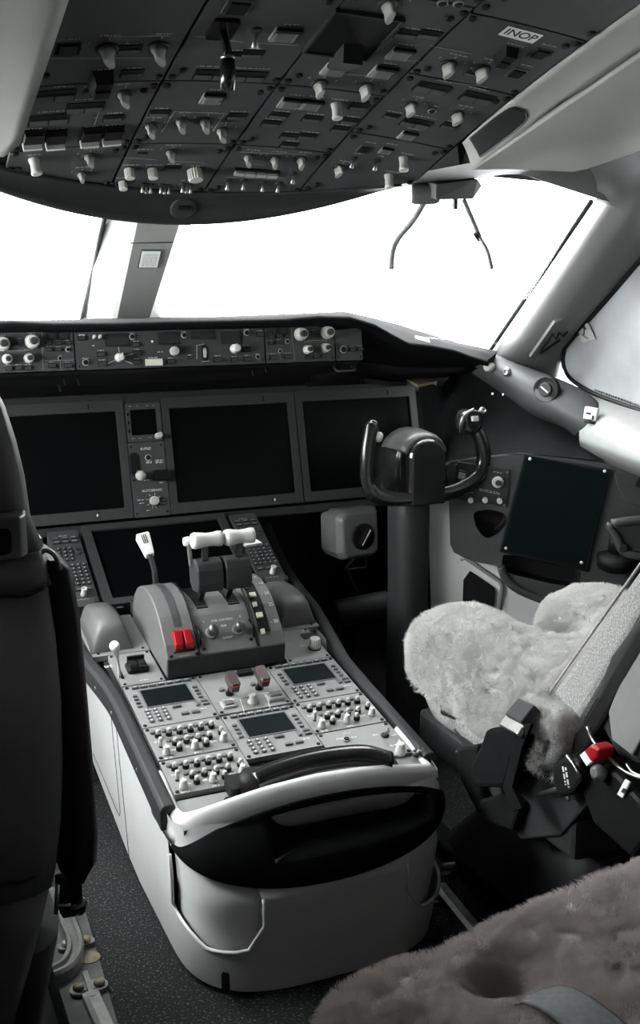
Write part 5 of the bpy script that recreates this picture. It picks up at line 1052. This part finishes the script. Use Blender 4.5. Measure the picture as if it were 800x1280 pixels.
# ================================================================== seats
def cushion(name, poly, z0, z1, r, m, parent, disp=.006, step=.03, dents=(), bulge=0, seg=5, tilt=None, hair=0, hlen=.02, hmat=None, hseed=1):
    bm = bmesh.new(); vs = [bm.verts.new((x, y, z0)) for x, y in poly]; f = bm.faces.new(vs)
    bm.normal_update()
    if f.normal.z > 0: f.normal_flip()
    ex = bmesh.ops.extrude_face_region(bm, geom=[f]); tv = [v for v in ex['geom'] if isinstance(v, bmesh.types.BMVert)]
    for v in tv: v.co.z = z1
    bmesh.ops.recalc_face_normals(bm, faces=bm.faces[:])
    te = [e for e in bm.edges if all(abs(v.co.z-z1) < 1e-6 for v in e.verts)]
    be = [e for e in bm.edges if all(abs(v.co.z-z0) < 1e-6 for v in e.verts)]
    bmesh.ops.bevel(bm, geom=te, offset=r, segments=seg, affect='EDGES', profile=.5); 
    bmesh.ops.triangulate(bm, faces=bm.faces[:])
    for _ in range(4):
        le = [e for e in bm.edges if e.calc_length() > step]
        if not le: break
        bmesh.ops.subdivide_edges(bm, edges=le, cuts=1); bmesh.ops.triangulate(bm, faces=[f for f in bm.faces if len(f.verts) > 3])
    for _ in range(2): bmesh.ops.smooth_vert(bm, verts=bm.verts[:], factor=.4, use_axis_x=True, use_axis_y=True, use_axis_z=True)
    bm.normal_update()
    for v in bm.verts:
        n = noise.noise(v.co*9)*disp+noise.noise(v.co*28)*disp*.5; v.co += v.normal*n
        for (dx, dy, dr, dd) in dents:
            d = math.hypot(v.co.x-dx, v.co.y-dy)/dr
            if d < 2.5 and v.co.z > (z0+z1)/2: v.co.z -= dd*math.exp(-d*d)
        if tilt: v.co.z += tilt(v.co.x, v.co.y)
    me = bpy.data.meshes.new(name); bm.to_mesh(me); bm.free(); me.materials.append(M[m]); me.polygons.foreach_set('use_smooth', [True]*len(me.polygons))
    o = put(name, me, parent, WM[parent.name].inverted())
    if hair:
        me.materials.append(M[hmat or m]); md = o.modifiers.new('wool', 'PARTICLE_SYSTEM'); st = md.particle_system.settings
        st.type = 'HAIR'; st.count = hair; st.hair_length = hlen*.55; st.hair_step = 3; st.render_step = 3; st.material = 2
        st.child_type = 'SIMPLE'; st.rendered_child_count = 26; st.child_percent = 0; st.child_radius = .008; st.child_length = 1; st.roughness_2 = .004; st.roughness_1 = .01; st.clump_factor = .6; st.root_radius = .6; st.tip_radius = .2; st.radius_scale = .0011
        md.particle_system.seed = hseed; st.roughness_endpoint = .012; st.roughness_end_shape = 1.5
    return o
fs = thing('pilot_seat', 'right pilot seat with a pale sheepskin cushion facing the control yoke', 'seat', (.55, -1.0, .0), 'pilot seats')
Xf = WM[fs.name].inverted()
def fw_(mb, name, m, **k): return build(name, mb, m, fs, world=True, **k)
polyF = [(.31, -1.22), (.305, -1.0), (.30, -.82), (.325, -.755), (.38, -.725), (.44, -.735), (.472, -.79), (.485, -.90), (.52, -.95), (.575, -.95), (.598, -.90), (.605, -.78), (.64, -.715), (.72, -.70), (.775, -.73), (.79, -.80), (.79, -1.22)]
def tF(x, y): return .014*max(0, min(1, (y+.95)/.2))-.04*max(0, (y+.80)/.1)**2 if y > -.95 else 0
cushion('sheepskin_cushion', polyF, .35, .462, .045, 'wool', fs, .008, .03, tilt=tF, hair=7000, hlen=.034)
polyB = [(x*1.0+(.55-x)*.03, y-.006) for x, y in polyF]
cushion('cushion_base', polyB, .29, .375, .02, 'fabric', fs, .002, .05)
b = MB(); fl_ = [PX(*q, .303) for q in [(573, 842), (612, 895), (617, 930), (606, 930), (574, 872)]]; b.loft([[p for p in fl_], [p+V((.012, 0, 0)) for p in fl_]], 0, False); fw_(b, 'side_flap', 'fabric', bevel=.004)
# seat pan, side plates, pedestal
b = MB(); b.box((.55, -1.02, .255), (.46, .50, .07), 0); fw_(b, 'seat_pan', 'dark', bevel=.01)
b = MB(); sp_ = [PX(*q, .315) for q in [(553, 842), (600, 925), (652, 960), (720, 960), (740, 1000), (700, 1045), (650, 1050), (596, 965), (562, 905)]]; b.loft([[p for p in sp_], [p+V((.02, 0, 0)) for p in sp_]], 0, False); fw_(b, 'side_plate', 'dark', bevel=.004)
b = MB(); b.loft([[(.55+x*w, -1.04+y*d, z) for x, y in rrect(2, 2, .4, 3)] for z, w, d in ((.006, .22, .27), (.03, .21, .26), (.10, .17, .20), (.22, .18, .22))], 0, True); fw_(b, 'base', 'black')
for x in (.36, .74): fw_(MB().box((x, -1.02, .02), (.05, .62, .028), 0), 'foot', 'soft', bevel=.006)
# backrest: fabric slab, black shell, grey rear panel
def slab(pts, x0, x1, mb): mb.loft([[V((x0, p.y, p.z)) for p in pts], [V((x1, p.y, p.z)) for p in pts]], 0, False)
fp0, fp1 = PX(684, 871, .33), PX(800, 707, .33); rp1, rp0 = PX(800, 775, .33), PX(712, 926, .33); lo_ = PX(692, 900, .33)
d_ = (fp1-fp0)
b = MB(); slab([lo_, fp0, fp0+d_*1.0, fp1+d_*.75, rp1+(rp1-rp0)*.85, rp0], .33, .77, b); o = fw_(b, 'backrest', 'fabric', bevel=.018, seg=3)
b = MB(); e_ = [V((.331, p.y, p.z)) for p in (lo_, fp0, fp1, fp1+d_*.7)]; b.tube([p+V((-.002, .0, .0)) for p in e_], .0022, 0, 8); fw_(b, 'seam_piping', 'fabric')
sh0, sh1 = PX(712, 928, .32), PX(800, 778, .32); ds = sh1-sh0; nb = V((0, -ds.z, ds.y)).normalized(); nb = nb if nb.y < 0 else -nb
b = MB(); slab([sh0+nb*.002, sh1+ds*.8+nb*.002, sh1+ds*.8+nb*.03, sh0+nb*.034-ds*.06], .318, .782, b); fw_(b, 'back_shell', 'black', bevel=.006)
b = MB(); q_ = [PX(*q, .325) for q in [(748, 905), (742, 868), (760, 820), (800, 765), (840, 720), (880, 760), (830, 900), (800, 960), (770, 948)]]; b.loft([[p for p in q_], [p+V((.45, 0, 0)) for p in q_]], 0, False); fw_(b, 'back_cover', 'dark', bevel=.012, seg=3)
b = MB(); q_ = [PX(*q, .318) for q in [(764, 925), (760, 890), (775, 850), (800, 805), (835, 765), (830, 870), (790, 945)]]; b.loft([[p for p in q_], [p+V((.006, 0, 0)) for p in q_]], 0, False); fw_(b, 'cover_inset', 'panel', bevel=.003)
b = MB(); b.tube(spline([PX(*q, .312) for q in [(734, 908), (742, 926), (758, 944), (778, 962), (800, 972), (830, 976)]], 5), .0028, 0, 8); fw_(b, 'trim_edge', 'metal')
b = MB(); b.tube(spline([PX(*q, .312) for q in [(783, 955), (792, 966), (806, 972)]], 4), .0022, 0, 8); fw_(b, 'trim_edge', 'metal')
# lower bolster with a fur top
polyS = [(p.y, p.z) for p in [PX(*q, .31) for q in [(664, 905), (690, 890), (708, 905), (712, 930), (700, 958), (676, 966), (655, 950), (652, 925)]]]
Xb = Matrix(((0, 0, -1, .34), (1, 0, 0, 0), (0, 1, 0, 0), (0, 0, 0, 1))); b = MB(); b.prism(ccw(roundp(polyS, 1)), -.04, .045, 0, Xb, inset=.014, sm=True); fw_(b, 'side_bolster', 'fabric')
cushion('bolster_fur', [(.292, PX(662, 905, .31).y), (.292, PX(706, 905, .31).y), (.345, PX(706, 905, .31).y), (.345, PX(662, 905, .31).y)], PX(690, 912, .31).z, PX(690, 893, .31).z+.006, .012, 'wool', fs, .004, .02, hair=500, hlen=.016)
# belt, buckle, reel
def fpx(pts, x, th, name, m, bev=.004): 
    q_ = [PX(*q, x) for q in pts]; b = MB(); b.loft([[p for p in q_], [p+V((th, 0, 0)) for p in q_]], 0, False); return fw_(b, name, m, bevel=bev)
fpx([(606, 912), (640, 905), (650, 922), (640, 950), (630, 985), (590, 985), (588, 955), (600, 930)], .266, .045, 'belt_guide', 'soft', .008)
fpx([(572, 935), (596, 930), (600, 1000), (632, 990), (650, 1005), (640, 1040), (600, 1025), (574, 975)], .296, .02, 'lower_bracket', 'black', .006)
fpx([(652, 905), (664, 905), (652, 935), (640, 985), (652, 1010), (640, 1015), (628, 985), (640, 935)], .258, .006, 'strap', 'soft', .001)
Fbk = frame(PX(644, 905, .262), PX(662, 918, .275)-PX(622, 897, .285), PX(652, 885, .30)-PX(640, 912, .27)); b = MB(); b.box((0, -.004, 0), (.060, .020, .010), 0); b.box((.004, .020, .004), (.052, .034, .018), 1); fw_(MB().add(b.v[:8], b.f[:6], 0, False, Fbk), 'buckle_plate', 'metal', bevel=.002); fw_(MB().add(b.v[8:], [tuple(i-8 for i in f) for f in b.f[6:]], 0, False, Fbk), 'buckle', 'dark', bevel=.003)
fpx([(657, 885), (690, 882), (700, 893), (670, 900), (655, 905)], .31, .02, 'lap_belt', 'belt', .002)
fpx([(690, 955), (706, 944), (722, 952), (728, 975), (716, 992), (697, 998), (689, 975)], .285, .03, 'reel_cover', 'black', .007)
Frc = frame(PX(708, 970, .2845), V((0, -.35, -1)), V((0, 1, -.35))); b = MB(); legend_bars(b, 0, .006, .028, .004); legend_bars(b, .002, -.001, .030, .004); Frc2 = Frc; o = fw_(MB().add(b.v, b.f, 0, False, Frc), 'cover_print', 'legend')
b = MB(); b.tube(spline([PX(*q, .283) for q in [(708, 944), (716, 954), (724, 968)]], 4), .002, 0, 8); fw_(b, 'cover_edge', 'metal')
rb = fpx([(724, 943), (738, 930), (749, 937), (746, 948), (734, 958)], .282, .03, 'release_button', 'red', .004); tag(rb, 'red release button')
fpx([(724, 944), (730, 939), (739, 953), (733, 958)], .2805, .006, 'button_label', 'paper', .001)
b = MB(); b.lathe([(.008, 0), (.012, .006), (.012, .014), (.006, .02)], 0, 18, align(PX(754, 965, .30), (-1, -.2, .2))); fw_(b, 'round_knob', 'cap')
fpx([(724, 985), (742, 958), (770, 965), (800, 1000), (815, 1040), (790, 1075), (740, 1030)], .30, .03, 'hip_panel', 'black', .008)
fpx([(781, 974), (787, 978), (778, 998), (771, 993)], .296, .003, 'white_tag', 'paper', .0005)
fpx([(779, 985), (783, 987), (780, 992), (776, 990)], .2955, .001, 'tag_print', 'ink', 0)
b = MB(); b.tube(spline([PX(*q, .30) for q in [(552, 884), (562, 891), (575, 897), (580, 908)]], 4), .004, 0, 8); fw_(b, 'adjust_lever', 'metal'); b = MB(); b.tube([PX(554, 890, .302), PX(580, 900, .302)], .006, 0, 8); fw_(b, 'lever_grip', 'black')
b = MB(); b.tube([PX(676, 992, .30), PX(700, 985, .30), PX(712, 1000, .30)], .0035, 0, 8); fw_(b, 'pivot_rod', 'metal')
for px, py in ((571, 883), (585, 913), (572, 940), (676, 958)): fw_(MB().lathe([(.003, 0), (.003, .003), (.001, .004)], 0, 10, align(PX(px, py, .313), (-1, 0, 0))), 'side_bolt', 'alu')
b = MB(); b.box((.83, -1.0, .40), (.05, .36, .05), 0); fw_(b, 'armrest', 'soft', bevel=.01)

# --- left pilot seat seen from behind
ls = thing('pilot_seat', 'left pilot seat seen from behind with a dark grey shell and raised black armrest', 'seat', (-.57, -1.1, 0), 'pilot seats')
YS = -1.25; CX = -.585
def lw(mb, name, m, **k): return build(name, mb, m, ls, world=True, **k)
edge = [PY(*q, YS)+V((.005 if i_ < 6 else .015, 0, 0)) for i_, q in enumerate([(-40, 452), (-10, 480), (6, 512), (20, 555), (31, 600), (38, 650), (44, 692), (58, 735), (69, 800), (76, 880), (78, 960), (74, 1040), (65, 1110), (50, 1175), (32, 1235), (14, 1290)])]
def sring(w, z, y, d, r=.35, pinch=0): return [(CX+x*w, y+dy*d, z) for x, dy in [(-1, .5), (-1, -.15), (-.93, -.40), (-.78, -.5), (-.4, -.54), (0, -.56), (.4, -.54), (.78, -.5), (.93, -.40), (1, -.15), (1, .5)]]
def shell(i0, i1, grow, y, d): return [sring(p.x-CX+grow, p.z, y, d) for p in reversed(edge[i0:i1])]
b = MB(); b.loft(shell(0, 7, 0, YS+.05, .10), 0, True); lw(b, 'headrest_shell', 'seat')
b = MB(); b.loft(shell(7, 13, -.006, YS+.05, .12), 0, True); lw(b, 'back_shell', 'seat')
b = MB(); b.loft(shell(6, 8, 0, YS+.05, .115), 0, True); lw(b, 'shell_band', 'seat')
b = MB(); b.loft(shell(12, 16, -.006, YS+.06, .115), 0, True); lw(b, 'lower_shell', 'seat')
b = MB(); b.loft(shell(7, 14, .010, YS+.12, .09), 0, True); lw(b, 'shell_edge', 'seat2')
b = MB(); z_ = PY(20, 672, YS-.03).z; xr = PY(38, 670, YS-.02).x; w_ = xr-CX; b.loft([[(CX+x*w_, YS-.012+y, z) for x, y in ((-1, .06), (-1, 0), (-.95, -.02), (0, -.03), (.90, -.02), (.97, -.005), (1, .02), (1, .06))] for z in (z_-.024, z_-.018, z_+.018, z_+.024)], 0, True); lw(b, 'head_bracket', 'seat2', bevel=.003)
b = MB(); b.prism(rrect(.10, .030, .006, 3), 0, .002, 0, frame((PY(14, 672, YS-.045).x-.05, YS-.044, z_), (1, 0, 0), (0, 0, 1))); lw(b, 'bracket_slot', 'black')
# raised armrest
b = MB(); ya_ = -1.19; ctr = [PY(*q, ya_) for q in [(60, 692), (65, 705), (72, 760), (80, 850), (87, 950), (91, 1030), (92, 1068), (91, 1088)]]
wd = [.006, .017, .021, .022, .024, .026, .024, .012]; b.loft([[(c.x+x*w, ya_+y*(.9 if k in (0, 7) else 1), c.z) for x, y in ((-1, -.03), (-.6, -.042), (.6, -.042), (1, -.03), (1, .05), (.6, .062), (-.6, .062), (-1, .05))] for k, (c, w) in enumerate(zip(ctr, wd))], 0, True); lw(b, 'armrest', 'black')
b = MB(); b.tube(spline([PY(*q, ya_-.04) for q in [(47, 697), (56, 688), (68, 694), (76, 712)]], 4), .003, 0, 8); lw(b, 'armrest_trim', 'alu')
b = MB(); p = PY(50, 700, -1.2); b.box(tuple(p), (.006, .03, .06), 0); lw(b, 'hinge_plate', 'alu', bevel=.002)
b = MB(); p = PY(88, 1134, -1.19); b.lathe([(.009, -.012), (.012, -.01), (.013, .014), (.009, .020)], 0, 18, align(p, (1, .1, -.1))); lw(b, 'recline_knob', 'gloss'); b = MB(); b.box(tuple(PY(86, 1115, -1.18)), (.03, .03, .04), 0); lw(b, 'knob_bracket', 'black')
b = MB(); b.tube([PY(72, 1105, -1.2), PY(70, 1142, -1.2)], .003, 0, 8); b.tube([PY(70, 1132, -1.2), PY(88, 1131, -1.21)], .002, 0, 8); lw(b, 'linkage_rod', 'metal')
for py in (738, 1098):
    a_ = PY(0, py+8, YS-.02); c_ = PY(57, py-6 if py > 900 else py, YS-.01); b = MB(); b.tube(spline([V((CX, YS-.022, a_.z)), V((a_.x, YS-.019, a_.z)), V(((a_.x+c_.x)/2, YS-.016, (a_.z+c_.z)/2-.003)), V((c_.x, YS+.0, c_.z))], 5), .002, 0, 6); lw(b, 'shell_seam', 'black')
b = MB(); b.box((CX-.03, -.94, .30), (.30, .40, .12), 0); lw(b, 'seat_cushion', 'fabric', bevel=.03, seg=3); b = MB(); b.loft([[(CX+x*w, -1.02+y*d, z) for x, y in rrect(2, 2, .4, 3)] for z, w, d in ((.03, .15, .20), (.10, .12, .16), (.24, .15, .18))], 0, True); lw(b, 'base', 'black')
b = MB(); b.box(tuple(PY(24, 1268, -1.12)), (.05, .06, .05), 0); lw(b, 'rail_bracket', 'black', bevel=.004)
for x in (-.44, -.72): lw(MB().box((x, -1.0, .018), (.04, .5, .03), 0), 'foot', 'soft', bevel=.005)
# --- observer seat in the foreground
ob = thing('observer_seat', 'brownish grey sheepskin observer seat in the lower right foreground', 'seat', (.03, -1.85, 0))
polyO = [(-.275, -2.15), (-.282, -1.75), (-.272, -1.63), (-.235, -1.585), (-.10, -1.572), (.10, -1.565), (.30, -1.56), (.345, -1.60), (.35, -2.15)]
def tO(x, y): return .016*math.exp(-((x-.12)/.16)**2)+.022*max(0, (x-.02)/.25)-.008*max(0, -(x+.15)/.1)
cushion('sheepskin_cushion', polyO, .27, .392, .055, 'wool2', ob, .008, .028, dents=((-.075, -1.665, .042, .085),), tilt=tO, hair=8000, hlen=.030, hseed=4)
b = MB(); b.tube(spline([(-.075, -1.668, .335), (-.070, -1.70, .385), (-.058, -1.76, .418), (-.04, -1.95, .412)], 5), .028, 0, 10, flat=.10, upv=(0, 0, 1)); build('crotch_strap', b, 'belt', ob, world=True)
b = MB(); b.lathe([(.030, 0), (.030, .003)], 0, 18, T(-.075, -1.665, .322) @ Matrix.Diagonal((1.2, .9, 1, 1))); build('strap_slot', b, 'black', ob, world=True)  # black disc puts the darkness of the strap hole into colour
for x, y, r in ((-.195, -1.635, .020), (.03, -1.61, .016)):
    pass
b = MB(); b.box((.035, -1.87, .235), (.56, .52, .06), 0); build('seat_pan', b, 'dark', ob, world=True, bevel=.01)
b = MB(); b.loft([[(.035+i*w, -1.90+j*w, z) for i, j in rrect(2, 2, .4, 3)] for z, w in ((.002, .20), (.02, .19), (.06, .10), (.215, .10))], 0, True); build('base', b, 'black', ob, world=True)

# ================================================================== floor fittings
def rail(name, label, pts, r, m, parts): pass
ft = thing('seat_track', 'curved silver seat track on the floor under the left seat', 'seat track', (-.38, -.85, 0), 'seat tracks')
cz = .022; cp_ = [PZ(*q, cz) for q in [(78, 1120), (84, 1150), (92, 1170), (93, 1188), (84, 1204), (66, 1214), (40, 1221), (10, 1226)]]
path = spline(cp_, 6)
def sweep(path, prof):
    rr = []
    for i, p in enumerate(path):
        t = (path[min(i+1, len(path)-1)]-path[max(i-1, 0)]); t.z = 0; t.normalize(); n = V((-t.y, t.x, 0)); rr.append([p+n*a+V((0, 0, c)) for a, c in prof])
    return rr
b = MB(); b.loft(sweep(path, [(-.015, -.02), (-.015, .0), (-.012, .005), (-.006, .005), (-.004, -.003), (.004, -.003), (.006, .006), (.012, .006), (.015, .0), (.015, -.02)]), 0, False); build('rail', b, 'alu', ft, world=True)
for px, py in ((83, 1181), (107, 1176)): p = PZ(px, py, .012); build('bolt_lug', MB().prism(rrect(.030, .022, .010, 4), -.010, 0, 0, T(*p)).lathe([(.009, 0), (.009, .005), (.005, .008)], 1, 14, T(*p)), ['alu', 'brass'], ft, world=True)
f2 = thing('seat_track', 'straight silver seat track bolted to the floor plate in the lower left corner', 'seat track', tuple(PZ(115, 1250, 0)), 'seat tracks')
a_, c_ = PZ(113, 1240, .018), PZ(140, 1300, .018); c_ = a_+(c_-a_)*3; b = MB(); b.loft(sweep([a_, a_.lerp(c_, .5), c_], [(-.013, -.016), (-.013, .0), (-.006, .003), (.011, .003), (.013, 0), (.013, -.016)]), 0, False); b.loft(sweep([PZ(106, 1215, .02), PZ(116, 1246, .02)], [(-.004, -.01), (-.004, .002), (.004, .002), (.004, -.01)]), 0, False); build('rail', b, 'alu', f2, world=True)
b = MB()
for px, py in ((98, 1236), (124, 1230)): p = PZ(px, py, .012); b.lathe([(.014, -.008), (.014, 0)], 0, 16, T(*p)); b.lathe([(.009, 0), (.009, .005), (.005, .008)], 1, 14, T(*p)); 
p = PZ(111, 1234, .009); b.box(tuple(p), (.05, .022, .008), 0, None); build('bolt_plate', b, ['alu', 'brass'], f2, world=True)
fpz = thing('floor_plate', 'worn grey floor plate under the silver seat tracks', 'floor plate', tuple(PZ(100, 1180, 0))); b = MB(); pl_ = [PZ(*q, .002) for q in [(60, 1110), (98, 1110), (150, 1290), (172, 1360), (95, 1360), (60, 1200)]]; b.loft([[V((p.x, p.y, .0005)) for p in reversed(pl_)], [V((p.x, p.y, .004)) for p in reversed(pl_)]], 0, False); build('plate', b, 'track', fpz, world=True); b = MB(); b.lathe([(.018, 0), (.017, .0012)], 0, 18, T(*PZ(112, 1197, .004))); build('stain', b, 'brass', fpz, world=True)
f3 = thing('seat_track', 'short silver seat track on the floor between the pedestal and the right seat', 'seat track', tuple(PZ(565, 1130, 0)), 'seat tracks'); a_, c_ = PZ(549, 1106, .018), PZ(600, 1168, .018); b = MB(); b.loft(sweep([a_, a_.lerp(c_, .5), c_], [(-.013, -.017), (-.013, .0), (-.004, .003), (.011, .003), (.013, 0), (.013, -.017)]), 0, False); build('rail', b, 'alu', f3, world=True); p = PZ(545, 1122, .010); build('bolt_lug', MB().lathe([(.012, -.008), (.012, 0)], 0, 14, T(*p)).lathe([(.007, 0), (.007, .005), (.004, .007)], 1, 12, T(*p)), ['alu', 'brass'], f3, world=True)
b = MB(); b.tube(spline([PZ(*q, .016) for q in [(552, 1084), (570, 1082), (588, 1078), (602, 1080)]], 4), .008, 0, 8); build('track_end', b, 'screw', f3, world=True)

# ================================================================== light
w = bpy.data.worlds.new('overcast_sky'); sc.world = w; w.use_nodes = True
nt = w.node_tree; bg = nt.nodes['Background']; bg.inputs[0].default_value = (.98, .995, 1, 1)
# overcast sky, brighter towards the left where the sun stands behind the cloud
tc = nt.nodes.new('ShaderNodeTexCoord'); dp = nt.nodes.new('ShaderNodeVectorMath'); dp.operation = 'DOT_PRODUCT'; dp.inputs[1].default_value = V((-.85, .10, .50)).normalized()
nt.links.new(tc.outputs['Generated'], dp.inputs[0])
mr = nt.nodes.new('ShaderNodeMapRange'); mr.interpolation_type = 'SMOOTHSTEP'; mr.inputs['From Min'].default_value = .15; mr.inputs['From Max'].default_value = 1; mr.inputs['To Min'].default_value = SKY; mr.inputs['To Max'].default_value = SKY*3
nt.links.new(dp.outputs['Value'], mr.inputs['Value']); nt.links.new(mr.outputs['Result'], bg.inputs[1])
sc.view_settings.view_transform = 'Standard'; sc.view_settings.look = 'None'; sc.view_settings.gamma = 1; sc.view_settings.use_curve_mapping = False
sc.view_settings.exposure = 0
# unseen fill light, added behind the camera to brighten the seat backs
dm_ = thing('added_fill_light', 'round fill light added on the unseen ceiling behind the camera', 'added fill light', (.15, -2.75, 1.68))
lm = bpy.data.materials.new('fill_emitter'); lm.use_nodes = True; e_n = lm.node_tree.nodes['Principled BSDF']; e_n.inputs['Emission Color'].default_value = (1, .98, .95, 1); e_n.inputs['Emission Strength'].default_value = FILL; M['lit'] = lm
b = MB(); b.lathe([(.16, -.004), (.15, -.03), (.10, -.04)], 0, 24); build('fill_disc', b, 'lit', dm_); b = MB(); b.lathe([(.175, 0), (.175, -.015), (.16, -.02)], 0, 24); build('ring', b, 'white', dm_)
